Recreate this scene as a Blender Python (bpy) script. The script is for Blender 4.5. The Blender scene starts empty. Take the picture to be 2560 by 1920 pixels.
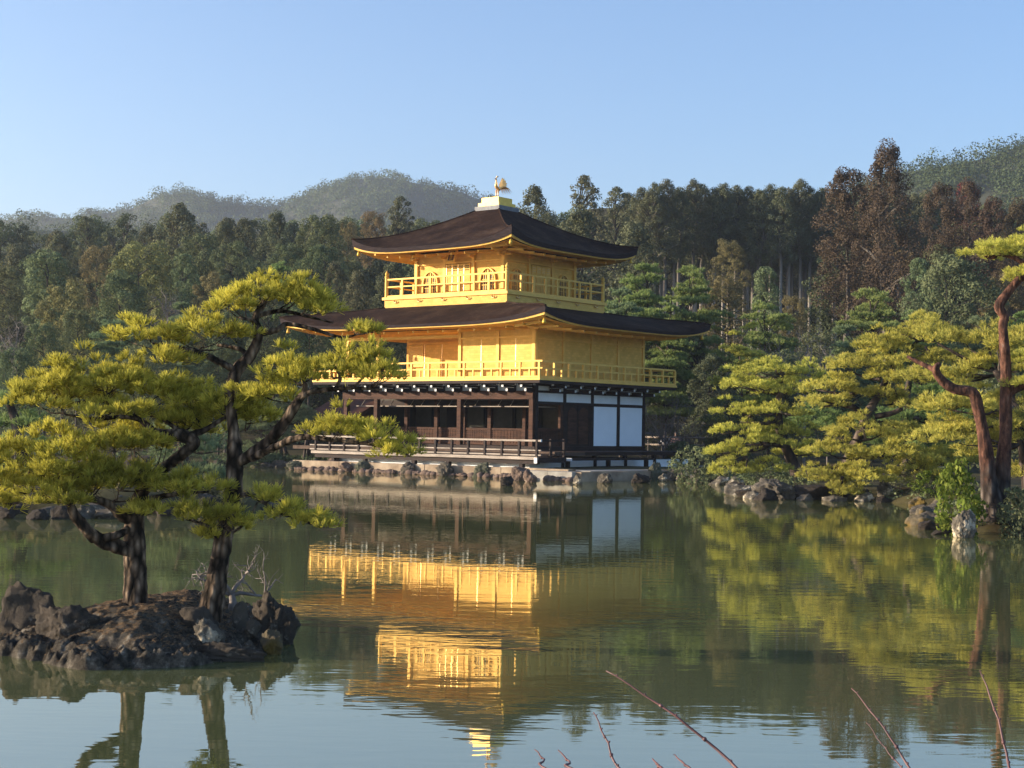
import bpy, bmesh, math, random
import numpy as np
from mathutils import Vector, Matrix, noise as mnoise

S = bpy.context.scene
COL = S.collection
R = math.radians

# ------------------------------------------------------------------ camera, sky, sun, exposure
FPX, PITCH, ROLL, CAMZ = 3893.6, R(1.698), R(.911), 1.936
cam = bpy.data.cameras.new('camera'); cam_o = bpy.data.objects.new('camera', cam); COL.objects.link(cam_o)
cam.sensor_width = 36.0; cam.lens = FPX / 2560 * 36.0
cam.clip_start = .1; cam.clip_end = 6000
cam_o.matrix_world = Matrix.Translation((0, 0, CAMZ)) @ Matrix.Rotation(R(90) + PITCH, 4, 'X') @ Matrix.Rotation(ROLL, 4, 'Z')
S.camera = cam_o

PX0, PY0, TH = -.861, 74.654, R(38.824)       # the pavilion's centre and turn
SUN_AZ = R(50)                                 # degrees west of the pavilion's south
SUN_EL = R(11.3)
south = Vector((-math.sin(TH), -math.cos(TH), 0)); west = Vector((-math.cos(TH), math.sin(TH), 0))
sv = (south * math.cos(SUN_AZ) + west * math.sin(SUN_AZ)) * math.cos(SUN_EL) + Vector((0, 0, math.sin(SUN_EL)))
sun = bpy.data.lights.new('sun', 'SUN'); sun.energy = 4.9; sun.angle = R(.5); sun.color = (1, .86, .66)
sun_o = bpy.data.objects.new('sun', sun); COL.objects.link(sun_o)
sun_o.rotation_euler = sv.to_track_quat('Z', 'Y').to_euler()

W = bpy.data.worlds.new('World'); S.world = W; W.use_nodes = True
nt = W.node_tree; nt.nodes.clear()
sky = nt.nodes.new('ShaderNodeTexSky'); sky.sky_type = 'NISHITA'; sky.sun_disc = False
sky.sun_elevation = SUN_EL; sky.sun_rotation = math.atan2(sv.x, sv.y)
sky.air_density = 1.0; sky.dust_density = .9; sky.ozone_density = 3.6
bg = nt.nodes.new('ShaderNodeBackground'); bg.inputs['Strength'].default_value = .126
wo = nt.nodes.new('ShaderNodeOutputWorld')
tint = nt.nodes.new('ShaderNodeMixRGB'); tint.blend_type = 'MULTIPLY'; tint.inputs[0].default_value = 1; tint.inputs[2].default_value = (.93, .90, .95, 1)   # the clear winter sky is a little more violet than the model
nt.links.new(sky.outputs[0], tint.inputs[1]); nt.links.new(tint.outputs[0], bg.inputs[0]); nt.links.new(bg.outputs[0], wo.inputs[0])
S.view_settings.view_transform = 'Standard'; S.view_settings.look = 'None'
S.view_settings.exposure = 1.38; S.view_settings.gamma = 1
S.render.engine = 'CYCLES'
S.cycles.max_bounces = 7; S.cycles.diffuse_bounces = 3; S.cycles.glossy_bounces = 3
S.cycles.transmission_bounces = 3; S.cycles.volume_bounces = 0; S.cycles.transparent_max_bounces = 4
S.cycles.caustics_reflective = True; S.cycles.blur_glossy = 1.5; S.cycles.sample_clamp_indirect = 6; S.cycles.caustics_refractive = False

# ------------------------------------------------------------------ photograph to world
K = 2560 / 2212
def ray(px, py):
    dx, dy = px - 1280, py - 960
    u = dx * math.cos(ROLL) + dy * math.sin(ROLL); w = -dx * math.sin(ROLL) + dy * math.cos(ROLL)
    h, v = u / FPX, -w / FPX
    Y = math.cos(PITCH) - v * math.sin(PITCH); Z = math.sin(PITCH) + v * math.cos(PITCH)
    return h / Y, Z / Y
def at(px, py, Y):
    a, b = ray(px, py); return Vector((a * Y, Y, CAMZ + b * Y))
def at2(px, py, Y): return at(px * K, py * K, Y)
def gp(px, py, z=0.):
    a, b = ray(px, py); Y = (z - CAMZ) / b; return Vector((a * Y, Y, z))
def wl(x, y, z):
    return Vector((PX0 + x * math.cos(TH) + y * math.sin(TH), PY0 - x * math.sin(TH) + y * math.cos(TH), z))

# ------------------------------------------------------------------ materials
def mat(name, build):
    m = bpy.data.materials.new(name); m.use_nodes = True
    t = m.node_tree; t.nodes.clear()
    out = t.nodes.new('ShaderNodeOutputMaterial'); build(t, out); return m
def N(t, k, **kw):
    n = t.nodes.new('ShaderNode' + k)
    for a, b in kw.items():
        if hasattr(n, a): setattr(n, a, b)
        else: n.inputs[a].default_value = b
    return n
def ramp(t, src, stops):
    r = t.nodes.new('ShaderNodeValToRGB')
    e = r.color_ramp.elements
    while len(e) < len(stops): e.new(.5)
    for el, (p, c) in zip(e, stops): el.position = p; el.color = (*c, 1)
    t.links.new(src, r.inputs[0]); return r
def coords(t, scale, kind='Object'):
    c = N(t, 'TexCoord'); mp = N(t, 'Mapping'); mp.inputs['Scale'].default_value = scale
    t.links.new(c.outputs[kind], mp.inputs[0]); return mp.outputs[0]
def basic(name, c1, c2, scale=(3, 3, 3), rough=.7, metal=0., bump=.2, bscale=None, spec=.5, lo=.35, hi=.65, detail=6, dist=.02, world=False):
    def b(t, out):
        v = coords(t, scale)
        if world:
            g = N(t, 'NewGeometry'); mp = N(t, 'Mapping'); mp.inputs['Scale'].default_value = scale
            t.links.new(g.outputs['Position'], mp.inputs[0]); v = mp.outputs[0]
        n = N(t, 'TexNoise', Scale=1., Detail=detail, Roughness=.6); t.links.new(v, n.inputs['Vector'])
        r = ramp(t, n.outputs[0], [(lo, c1), (hi, c2)])
        p = N(t, 'BsdfPrincipled', Roughness=rough, Metallic=metal); p.inputs['Specular IOR Level'].default_value = spec
        t.links.new(r.outputs[0], p.inputs['Base Color'])
        if bump:
            n2 = N(t, 'TexNoise', Scale=1., Detail=8., Roughness=.65)
            mp2 = N(t, 'Mapping'); mp2.inputs['Scale'].default_value = bscale or tuple(4 * s for s in scale)
            t.links.new(v, mp2.inputs[0]); t.links.new(mp2.outputs[0], n2.inputs['Vector'])
            bp = N(t, 'Bump', Strength=bump, Distance=dist); t.links.new(n2.outputs[0], bp.inputs['Height'])
            t.links.new(bp.outputs[0], p.inputs['Normal'])
        t.links.new(p.outputs[0], out.inputs[0])
    return mat(name, b)
def leafmat(name, c1, c2, c3=None, trans=.35, objvar=.12, wscale=.8, tuft=False):
    """small leaves: a random tint per leaf (or per needle tuft), a slow drift through the crown, a tint per tree"""
    def b(t, out):
        oi = N(t, 'ObjectInfo')
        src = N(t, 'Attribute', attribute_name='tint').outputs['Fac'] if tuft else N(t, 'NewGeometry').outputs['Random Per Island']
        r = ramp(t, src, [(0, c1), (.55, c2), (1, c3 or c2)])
        v = coords(t, (wscale,) * 3)
        n = N(t, 'TexNoise', Scale=1., Detail=3.); t.links.new(v, n.inputs['Vector'])
        h = N(t, 'HueSaturation')
        m1 = N(t, 'MapRange'); m1.inputs['To Min'].default_value = .5 - objvar * .2; m1.inputs['To Max'].default_value = .5 + objvar * .2
        t.links.new(oi.outputs['Random'], m1.inputs[0]); t.links.new(m1.outputs[0], h.inputs['Hue'])
        m2 = N(t, 'MapRange'); m2.inputs['From Min'].default_value = .3; m2.inputs['From Max'].default_value = .7
        m2.inputs['To Min'].default_value = .72; m2.inputs['To Max'].default_value = 1.28
        t.links.new(n.outputs[0], m2.inputs[0]); t.links.new(m2.outputs[0], h.inputs['Value'])
        t.links.new(r.outputs[0], h.inputs['Color'])
        d = N(t, 'BsdfDiffuse'); tr = N(t, 'BsdfTranslucent'); mx = N(t, 'MixShader'); mx.inputs[0].default_value = trans
        t.links.new(h.outputs[0], d.inputs[0]); t.links.new(h.outputs[0], tr.inputs[0])
        t.links.new(d.outputs[0], mx.inputs[1]); t.links.new(tr.outputs[0], mx.inputs[2])
        t.links.new(mx.outputs[0], out.inputs[0])
    return mat(name, b)

def gold_b(t, out):
    v = coords(t, (1, 1, 1))
    n = N(t, 'TexNoise', Scale=2.2, Detail=5.); t.links.new(v, n.inputs['Vector'])
    r = ramp(t, n.outputs[0], [(.3, (.70, .415, .085)), (.7, (.79, .485, .12))])
    sx = N(t, 'SeparateXYZ'); t.links.new(v, sx.inputs[0])
    w = N(t, 'Math', operation='MULTIPLY'); w.inputs[1].default_value = 9.0; t.links.new(sx.outputs[2], w.inputs[0])
    fr = N(t, 'Math', operation='FRACT'); t.links.new(w.outputs[0], fr.inputs[0])
    br = N(t, 'TexBrick', Scale=1.); mpb = N(t, 'Mapping'); mpb.inputs['Rotation'].default_value = (R(90), 0, 0); mpb.inputs['Scale'].default_value = (1, 1, 1)
    ad = N(t, 'VectorMath', operation='ADD'); cx = N(t, 'CombineXYZ'); sm = N(t, 'Math', operation='ADD'); t.links.new(sx.outputs[0], sm.inputs[0]); t.links.new(sx.outputs[1], sm.inputs[1])
    t.links.new(sm.outputs[0], cx.inputs[0]); t.links.new(sx.outputs[2], cx.inputs[1]); t.links.new(cx.outputs[0], br.inputs['Vector'])
    br.inputs['Brick Width'].default_value = .22; br.inputs['Row Height'].default_value = .11; br.inputs['Mortar Size'].default_value = .004
    br.inputs['Color1'].default_value = (.9, .88, .84, 1); br.inputs['Color2'].default_value = (1.06, 1.06, 1.04, 1); br.inputs['Mortar'].default_value = (.84, .78, .66, 1)
    ml = N(t, 'MixRGB', blend_type='MULTIPLY'); ml.inputs[0].default_value = 1; t.links.new(r.outputs[0], ml.inputs[1]); t.links.new(br.outputs[0], ml.inputs[2]); r = ml
    p = N(t, 'BsdfPrincipled', Roughness=.6, Metallic=0.); p.inputs['Specular IOR Level'].default_value = .15
    t.links.new(r.outputs[0], p.inputs['Base Color'])
    bp = N(t, 'Bump', Strength=.25, Distance=.012); t.links.new(fr.outputs[0], bp.inputs['Height'])
    t.links.new(bp.outputs[0], p.inputs['Normal']); t.links.new(p.outputs[0], out.inputs[0])
GOLD = mat('gold_leaf', gold_b)
GOLD2 = basic('gold_trim', (.72, .43, .085), (.81, .50, .12), (2, 2, 2), .55, .08, .08, spec=.2)
GOLDP = basic('polished_gold', (.66, .40, .035), (.78, .50, .06), (3, 3, 3), .4, .2, .05)
BRONZE = basic('gilt_bronze', (.62, .36, .13), (.8, .5, .2), (6, 6, 6), .4, .6, .1)
def shingle_b(t, out):
    v = coords(t, (1, 1, 1)); n = N(t, 'TexNoise', Scale=.9, Detail=6., Roughness=.65); t.links.new(v, n.inputs['Vector'])
    mp = N(t, 'Mapping'); mp.inputs['Scale'].default_value = (5, 5, 26); t.links.new(v, mp.inputs[0]); n2 = N(t, 'TexNoise', Scale=1., Detail=6., Roughness=.75); t.links.new(mp.outputs[0], n2.inputs['Vector'])
    r = ramp(t, n.outputs[0], [(.33, (.014, .0075, .006)), (.5, (.027, .0145, .010)), (.68, (.050, .031, .022))])
    r2 = ramp(t, n2.outputs[0], [(.3, (.55, .55, .55)), (.7, (1.5, 1.45, 1.4))]); mx = N(t, 'MixRGB', blend_type='MULTIPLY'); mx.inputs[0].default_value = 1
    t.links.new(r.outputs[0], mx.inputs[1]); t.links.new(r2.outputs[0], mx.inputs[2])
    p = N(t, 'BsdfPrincipled', Roughness=.9); p.inputs['Specular IOR Level'].default_value = .06; t.links.new(mx.outputs[0], p.inputs['Base Color'])
    sx = N(t, 'SeparateXYZ'); t.links.new(v, sx.inputs[0]); w = N(t, 'Math', operation='MULTIPLY_ADD'); w.inputs[1].default_value = 11.; t.links.new(sx.outputs[2], w.inputs[0]); t.links.new(n2.outputs[0], w.inputs[2])
    fr = N(t, 'Math', operation='FRACT'); t.links.new(w.outputs[0], fr.inputs[0])
    bp = N(t, 'Bump', Strength=.7, Distance=.03); t.links.new(fr.outputs[0], bp.inputs['Height']); t.links.new(bp.outputs[0], p.inputs['Normal']); t.links.new(p.outputs[0], out.inputs[0])
SHINGLE = mat('cypress_bark_shingle', shingle_b)
ROOFEDGE = basic('bark_roof_edge', (.018, .012, .013), (.040, .026, .026), (3, 3, 26), .8, 0, .5, (3, 3, 90), .12)
LEAD = basic('grey_ridge_cap', (.10, .10, .11), (.20, .20, .21), (3, 3, 3), .6, 0, .1)
DARKWOOD = basic('dark_timber', (.016, .010, .009), (.036, .020, .016), (1.2, 1.2, 6), .6, 0, .3, spec=.12)
BROWNWOOD = basic('weathered_brown_timber', (.036, .015, .009), (.088, .038, .022), (1.5, 1.5, 9), .65, 0, .3, spec=.12)
GREYWOOD = basic('sun_greyed_timber', (.20, .155, .12), (.36, .29, .23), (1.5, 1.5, 8), .7, 0, .3)
DECKWOOD = basic('deck_boards', (.06, .036, .025), (.12, .078, .055), (2, 14, 2), .7, 0, .3, spec=.12)
PLASTER = basic('white_plaster', (.74, .74, .74), (.83, .83, .82), (1.2, 1.2, 1.2), .85, 0, .05)
INPLASTER = basic('room_shade_plaster', (.06, .055, .042), (.11, .10, .075), (1.2, 1.2, 1.2), .85, 0, .05)  # whitish inner walls, colour darkened to stand in for the room's shade
PAPER = basic('white_paper_screen', (.86, .86, .86), (.9, .9, .9), (2, 2, 2), .8, 0, .03)
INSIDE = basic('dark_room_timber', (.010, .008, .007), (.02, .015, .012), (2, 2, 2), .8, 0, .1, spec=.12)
CUTSTONE = basic('tan_cut_stone', (.19, .13, .08), (.35, .265, .18), (1.6, 1.6, 1.6), .85, 0, .4, dist=.04)
SLAB = basic('pale_gravel_slab', (.22, .195, .16), (.34, .31, .265), (2.5, 2.5, 2.5), .9, 0, .3)
WHITEEND = basic('white_painted_end_grain', (.72, .72, .70), (.82, .82, .80), (4, 4, 4), .8, 0, 0)
SCROLLC = basic('plaque_face', (.05, .02, .01), (.10, .035, .015), (4, 4, 4), .5, 0, 0)

def rockmat(name, dark, mid, pale, pale_at=.62, moss=None):
    def b(t, out):
        v = coords(t, (1, 1, 1))
        n = N(t, 'TexNoise', Scale=3.2, Detail=9., Roughness=.7); t.links.new(v, n.inputs['Vector'])
        r = ramp(t, n.outputs[0], [(.30, dark), (.50, mid), (pale_at, mid), (pale_at + .07, pale)])
        p = N(t, 'BsdfPrincipled', Roughness=.85); p.inputs['Specular IOR Level'].default_value = .25
        col = r.outputs[0]
        if moss:
            n3 = N(t, 'TexNoise', Scale=1.7, Detail=5.); t.links.new(v, n3.inputs['Vector'])
            f = ramp(t, n3.outputs[0], [(.5, (0, 0, 0)), (.6, (1, 1, 1))])
            mx = N(t, 'MixRGB'); mx.inputs[2].default_value = (*moss, 1)
            t.links.new(f.outputs[0], mx.inputs[0]); t.links.new(col, mx.inputs[1]); col = mx.outputs[0]
        t.links.new(col, p.inputs['Base Color'])
        n2 = N(t, 'TexNoise', Scale=11., Detail=10., Roughness=.75); t.links.new(v, n2.inputs['Vector'])
        bp = N(t, 'Bump', Strength=.9, Distance=.05); t.links.new(n2.outputs[0], bp.inputs['Height'])
        t.links.new(bp.outputs[0], p.inputs['Normal']); t.links.new(p.outputs[0], out.inputs[0])
    return mat(name, b)
ROCK_DARK = rockmat('dark_rock', (0.0112, 0.0088, 0.0072), (0.0381, 0.0284, 0.0216), (0.1232, 0.0980, 0.0720), .64)
ROCK_ISLE = rockmat('island_rock', (0.0134, 0.0108, 0.0080), (0.0694, 0.0529, 0.0384), (0.2912, 0.2352, 0.1680), .60)
ROCK_GREY = rockmat('grey_rock', (0.0246, 0.0206, 0.0160), (0.0952, 0.0784, 0.0592), (0.3360, 0.2842, 0.2080), .58)
ROCK_PALE = rockmat('pale_lichen_rock', (0.0336, 0.0274, 0.0208), (0.1344, 0.1127, 0.0840), (0.5152, 0.4312, 0.3120), .52)
ROCK_TAN = rockmat('tan_pink_rock', (.04, .026, .02), (.15, .10, .075), (.36, .28, .22), .58)
ROCK_GREEN = rockmat('green_grey_rock', (0.0392, 0.0392, 0.0256), (0.0952, 0.0931, 0.0600), (0.2240, 0.2058, 0.1360), .62)
ROCK_MOSS = rockmat('mossy_rock', (.05, .045, .03), (.13, .10, .06), (.3, .27, .2), .62, (.16, .10, .02))

def barkmat(name, c1, c2, c3, sc=(14, 14, 4), b_=1.0):
    def b(t, out):
        v = coords(t, sc)
        vo = N(t, 'TexVoronoi', Scale=1., feature='F1'); n = N(t, 'TexNoise', Scale=.8, Detail=6.)
        t.links.new(v, n.inputs['Vector']); t.links.new(v, vo.inputs['Vector'])
        r = ramp(t, vo.outputs['Distance'], [(.1, c3), (.45, c2), (.75, c1)])
        r2 = ramp(t, n.outputs[0], [(.35, (.6, .6, .6)), (.65, (1.25, 1.25, 1.25))])
        mx = N(t, 'MixRGB', blend_type='MULTIPLY'); mx.inputs[0].default_value = 1
        t.links.new(r.outputs[0], mx.inputs[1]); t.links.new(r2.outputs[0], mx.inputs[2])
        p = N(t, 'BsdfPrincipled', Roughness=.9); p.inputs['Specular IOR Level'].default_value = .15
        t.links.new(mx.outputs[0], p.inputs['Base Color'])
        iv = N(t, 'Math', operation='SUBTRACT'); iv.inputs[0].default_value = 1; t.links.new(vo.outputs['Distance'], iv.inputs[1])
        bp = N(t, 'Bump', Strength=b_, Distance=.03); t.links.new(iv.outputs[0], bp.inputs['Height'])
        t.links.new(bp.outputs[0], p.inputs['Normal']); t.links.new(p.outputs[0], out.inputs[0])
    return mat(name, b)
BARK = barkmat('black_pine_bark', (0.0157, 0.0108, 0.0072), (0.0952, 0.0647, 0.0432), (0.2800, 0.2009, 0.1360), (19, 19, 7))
BARKM = barkmat('pine_bark', (.03, .022, .018), (.075, .055, .045), (.15, .115, .09), (5, 5, 1.6))
def redbark_b(t, out):
    v = coords(t, (9, 9, 3.4)); o = coords(t, (1, 1, 1))
    vo = N(t, 'TexVoronoi', Scale=1.); n = N(t, 'TexNoise', Scale=1.1, Detail=9., Roughness=.7); t.links.new(v, vo.inputs['Vector']); t.links.new(v, n.inputs['Vector'])
    red = ramp(t, n.outputs[0], [(.30, (.020, .012, .010)), (.46, (.062, .029, .020)), (.60, (.16, .072, .045)), (.74, (.22, .155, .12))])
    blk = ramp(t, vo.outputs['Distance'], [(.1, (.15, .12, .10)), (.45, (.06, .046, .038)), (.8, (.022, .016, .013))])
    sx = N(t, 'SeparateXYZ'); t.links.new(o, sx.inputs[0]); ad = N(t, 'MapRange'); ad.inputs['From Min'].default_value = 1.15; ad.inputs['From Max'].default_value = 1.7
    n2 = N(t, 'TexNoise', Scale=3.); t.links.new(o, n2.inputs['Vector'])
    pl = N(t, 'Math', operation='ADD'); t.links.new(sx.outputs[2], pl.inputs[0]); t.links.new(n2.outputs[0], pl.inputs[1]); t.links.new(pl.outputs[0], ad.inputs[0])
    mx = N(t, 'MixRGB'); t.links.new(ad.outputs[0], mx.inputs[0]); t.links.new(blk.outputs[0], mx.inputs[1]); t.links.new(red.outputs[0], mx.inputs[2])
    p = N(t, 'BsdfPrincipled', Roughness=.9); p.inputs['Specular IOR Level'].default_value = .15; t.links.new(mx.outputs[0], p.inputs['Base Color'])
    iv = N(t, 'Math', operation='SUBTRACT'); iv.inputs[0].default_value = 1; t.links.new(vo.outputs['Distance'], iv.inputs[1])
    bp = N(t, 'Bump', Strength=.9, Distance=.04); t.links.new(iv.outputs[0], bp.inputs['Height']); t.links.new(bp.outputs[0], p.inputs['Normal']); t.links.new(p.outputs[0], out.inputs[0])
BARKRED = mat('red_pine_bark', redbark_b)
BARKPALE = barkmat('pale_cedar_bark', (.06, .05, .04), (.17, .145, .12), (.36, .32, .27), (3, 3, .5))
BARKDIM = barkmat('grey_brown_bark', (.03, .026, .023), (.075, .064, .056), (.14, .12, .10), (3, 3, .8))
TWIG = basic('pale_bare_twig', (.13, .105, .09), (.24, .20, .175), (5, 5, 5), .85, 0, .1)
TWIGRED = basic('red_bark_twig', (.075, .030, .028), (.16, .065, .058), (9, 9, 9), .5, 0, .2)

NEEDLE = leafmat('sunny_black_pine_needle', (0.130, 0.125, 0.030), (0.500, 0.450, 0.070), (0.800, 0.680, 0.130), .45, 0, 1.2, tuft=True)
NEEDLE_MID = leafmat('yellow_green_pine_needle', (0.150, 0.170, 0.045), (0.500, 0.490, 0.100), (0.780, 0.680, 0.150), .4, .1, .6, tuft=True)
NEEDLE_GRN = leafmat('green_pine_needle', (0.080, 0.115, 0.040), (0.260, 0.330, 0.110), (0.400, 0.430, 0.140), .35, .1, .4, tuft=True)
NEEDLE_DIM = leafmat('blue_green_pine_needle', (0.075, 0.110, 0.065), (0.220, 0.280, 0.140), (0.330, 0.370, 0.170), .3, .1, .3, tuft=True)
LEAF_DARK = leafmat('dark_evergreen_leaf', (0.100, 0.122, 0.062), (0.135, 0.156, 0.078), (0.168, 0.188, 0.092), .2, .15, 5.)
LEAF_CYP = leafmat('dark_cypress_spray', (0.098, 0.108, 0.062), (0.130, 0.136, 0.076), (0.160, 0.160, 0.090), .2, .15, 5.)
LEAF_OLIVE = leafmat('olive_brown_leaf', (0.160, 0.145, 0.066), (0.210, 0.185, 0.083), (0.250, 0.215, 0.096), .25, .2, 5.)
LEAF_BROWN = leafmat('rust_brown_cedar_spray', (0.078, 0.056, 0.038), (0.108, 0.079, 0.055), (0.140, 0.104, 0.072), .2, .1, 5.)
LEAF_PALE = leafmat('pale_blue_green_leaf', (0.125, 0.170, 0.085), (0.160, 0.210, 0.105), (0.200, 0.250, 0.120), .3, .12, 5.)
LEAF_BRIGHT = leafmat('bright_green_leaf', (0.075, 0.120, 0.020), (0.140, 0.190, 0.035), (0.210, 0.250, 0.055), .4, .1, 2)
LEAF_HILL = leafmat('hill_forest_leaf', (0.072, 0.098, 0.048), (0.092, 0.118, 0.057), (0.112, 0.135, 0.066), .2, 0, .012)
LEAF_PINK = leafmat('dull_crimson_leaf', (.10, .03, .03), (.16, .05, .05), (.2, .07, .06), .2, 0, 5.)

# ------------------------------------------------------------------ mesh helpers
def mesh_np(name, V, F, m, smooth=False, tint=None):
    V = np.asarray(V, np.float32); F = np.asarray(F, np.int32)
    me = bpy.data.meshes.new(name); k = F.shape[1]
    me.vertices.add(len(V)); me.vertices.foreach_set('co', V.ravel())
    me.loops.add(F.size); me.loops.foreach_set('vertex_index', F.ravel())
    me.polygons.add(len(F)); me.polygons.foreach_set('loop_start', np.arange(len(F), dtype=np.int32) * k)
    me.polygons.foreach_set('loop_total', np.full(len(F), k, np.int32))
    if smooth: me.polygons.foreach_set('use_smooth', np.ones(len(F), bool))
    me.update(calc_edges=True); me.materials.append(m)
    if tint is not None: me.attributes.new('tint', 'FLOAT', 'POINT').data.foreach_set('value', np.asarray(tint, np.float32))
    return me
def link(name, me, parent=None, loc=None):
    o = bpy.data.objects.new(name, me); COL.objects.link(o)
    if parent: o.parent = parent
    if loc is not None: o.location = loc
    return o
def tag(o, label=None, cat=None, group=None, kind=None):
    if label: o['label'] = label
    if cat: o['category'] = cat
    if group: o['group'] = group
    if kind: o['kind'] = kind
    return o
def thing(name, label, cat, loc=(0, 0, 0), rz=0, group=None):
    o = bpy.data.objects.new(name, None); COL.objects.link(o); o.location = loc; o.rotation_euler = (0, 0, rz)
    o.empty_display_size = .2
    return tag(o, label, cat, group)

class MB:
    def __init__(s): s.v = []; s.f = []
    def add(s, V, F):
        n = len(s.v); s.v += [tuple(p) for p in V]; s.f += [tuple(i + n for i in f) for f in F]; return s
    def box(s, x0, x1, y0, y1, z0, z1):
        return s.add([(x0, y0, z0), (x1, y0, z0), (x1, y1, z0), (x0, y1, z0), (x0, y0, z1), (x1, y0, z1), (x1, y1, z1), (x0, y1, z1)],
                     [(0, 3, 2, 1), (4, 5, 6, 7), (0, 1, 5, 4), (1, 2, 6, 5), (2, 3, 7, 6), (3, 0, 4, 7)])
    def obox(s, c, ax, hx, hy, hz):
        """box at c with x axis along ax (in plan)"""
        a = Vector((ax[0], ax[1], 0)).normalized(); b = Vector((-a.y, a.x, 0)); u = Vector((0, 0, 1)); c = Vector(c)
        P = [c + a * hx * i + b * hy * j + u * hz * k for k in (-1, 1) for i, j in ((-1, -1), (1, -1), (1, 1), (-1, 1))]
        return s.add(P, [(0, 3, 2, 1), (4, 5, 6, 7), (0, 1, 5, 4), (1, 2, 6, 5), (2, 3, 7, 6), (3, 0, 4, 7)])
    def bar(s, p, q, w, h=None):
        p, q = Vector(p), Vector(q); d = (q - p).normalized(); h = h or w
        up = Vector((0, 0, 1)) if abs(d.z) < .95 else Vector((1, 0, 0))
        a = d.cross(up).normalized() * w / 2; b = a.cross(d).normalized() * h / 2
        P = [o + a * i + b * j for o in (p, q) for i, j in ((-1, -1), (1, -1), (1, 1), (-1, 1))]
        return s.add(P, [(0, 3, 2, 1), (4, 5, 6, 7), (0, 1, 5, 4), (1, 2, 6, 5), (2, 3, 7, 6), (3, 0, 4, 7)])
    def tube(s, pts, rad, n=8, wob=0., seed=0):
        pts = [Vector(p) for p in pts]
        if not hasattr(rad, '__len__'): rad = [rad] * len(pts)
        V = []; F = []
        d0 = (pts[1] - pts[0]).normalized(); up = Vector((0, 1, 0)) if abs(d0.y) < .9 else Vector((1, 0, 0))
        a = d0.cross(up).normalized()
        for i, p in enumerate(pts):
            d = (pts[min(i + 1, len(pts) - 1)] - pts[max(i - 1, 0)]).normalized()
            a = (a - d * a.dot(d)).normalized(); b = d.cross(a)
            for k in range(n):
                t = 2 * math.pi * k / n; q = a * math.cos(t) + b * math.sin(t); r = rad[i]
                if wob:
                    f = .45 / max(rad[0], .02); w = Vector(p + q * .2); r *= 1 + wob * mnoise.noise(w * f + Vector((seed, 0, 0)))
                    if n > 15: w = Vector(p + q * r); r *= 1.04 - .42 * max(0, .28 - abs(mnoise.noise(Vector((w.x * 17, w.y * 17, w.z * 6))))) + .07 * mnoise.noise(w * 40)
                V.append(p + q * r)
        for i in range(len(pts) - 1):
            for k in range(n):
                F.append((i * n + k, i * n + (k + 1) % n, (i + 1) * n + (k + 1) % n, (i + 1) * n + k))
        F.append(tuple(range(n - 1, -1, -1))); F.append(tuple((len(pts) - 1) * n + k for k in range(n)))
        return s.add(V, F)
    def lathe(s, c, prof, n=12):
        c = Vector(c); V = []; F = []
        for r, z in prof:
            for k in range(n):
                t = 2 * math.pi * k / n; V.append(c + Vector((r * math.cos(t), r * math.sin(t), z)))
        for i in range(len(prof) - 1):
            for k in range(n): F.append((i * n + k, i * n + (k + 1) % n, (i + 1) * n + (k + 1) % n, (i + 1) * n + k))
        F.append(tuple(range(n - 1, -1, -1))); F.append(tuple((len(prof) - 1) * n + k for k in range(n)))
        return s.add(V, F)
    def build(s, name, m, parent=None, smooth=False, loc=None):
        me = bpy.data.meshes.new(name); me.from_pydata(s.v, [], s.f)
        me.materials.append(m)
        if smooth: me.polygons.foreach_set("use_smooth", np.ones(len(me.polygons), bool))
        me.update(); return link(name, me, parent, loc)

def smooth_path(pts, rad, sub=4):
    """Catmull-Rom through points, with radii"""
    P = [Vector(p) for p in pts]; out = []; ro = []
    for i in range(len(P) - 1):
        a, b, c, d = P[max(i - 1, 0)], P[i], P[i + 1], P[min(i + 2, len(P) - 1)]
        for k in range(sub):
            t = k / sub
            out.append(.5 * ((2 * b) + (c - a) * t + (2 * a - 5 * b + 4 * c - d) * t * t + (3 * b - a - 3 * c + d) * t ** 3))
            ro.append(rad[i] * (1 - t) + rad[i + 1] * t)
    out.append(P[-1]); ro.append(rad[-1]); return out, ro

def sstep(x, a=0., b=1.):
    t = np.clip((x - a) / (b - a), 0, 1); return t * t * (3 - 2 * t)
def vnoise(x, y, seed=0):
    """2-D value noise in numpy"""
    xi, yi = np.floor(x).astype(np.int64), np.floor(y).astype(np.int64); fx, fy = x - xi, y - yi
    def h(a, b):
        n = (a * 374761393 + b * 668265263 + seed * 974634777) & 0x7fffffff
        n = ((n ^ (n >> 13)) * 1274126177) & 0x7fffffff
        return ((n ^ (n >> 16)) & 0xffff) / 65535.
    u, v = fx * fx * (3 - 2 * fx), fy * fy * (3 - 2 * fy)
    return (h(xi, yi) * (1 - u) + h(xi + 1, yi) * u) * (1 - v) + (h(xi, yi + 1) * (1 - u) + h(xi + 1, yi + 1) * u) * v
def fbm(x, y, seed=0, o=4):
    s = 0; a = .5
    for i in range(o): s = s + a * vnoise(x * 2 ** i, y * 2 ** i, seed + i); a *= .5
    return s

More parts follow.
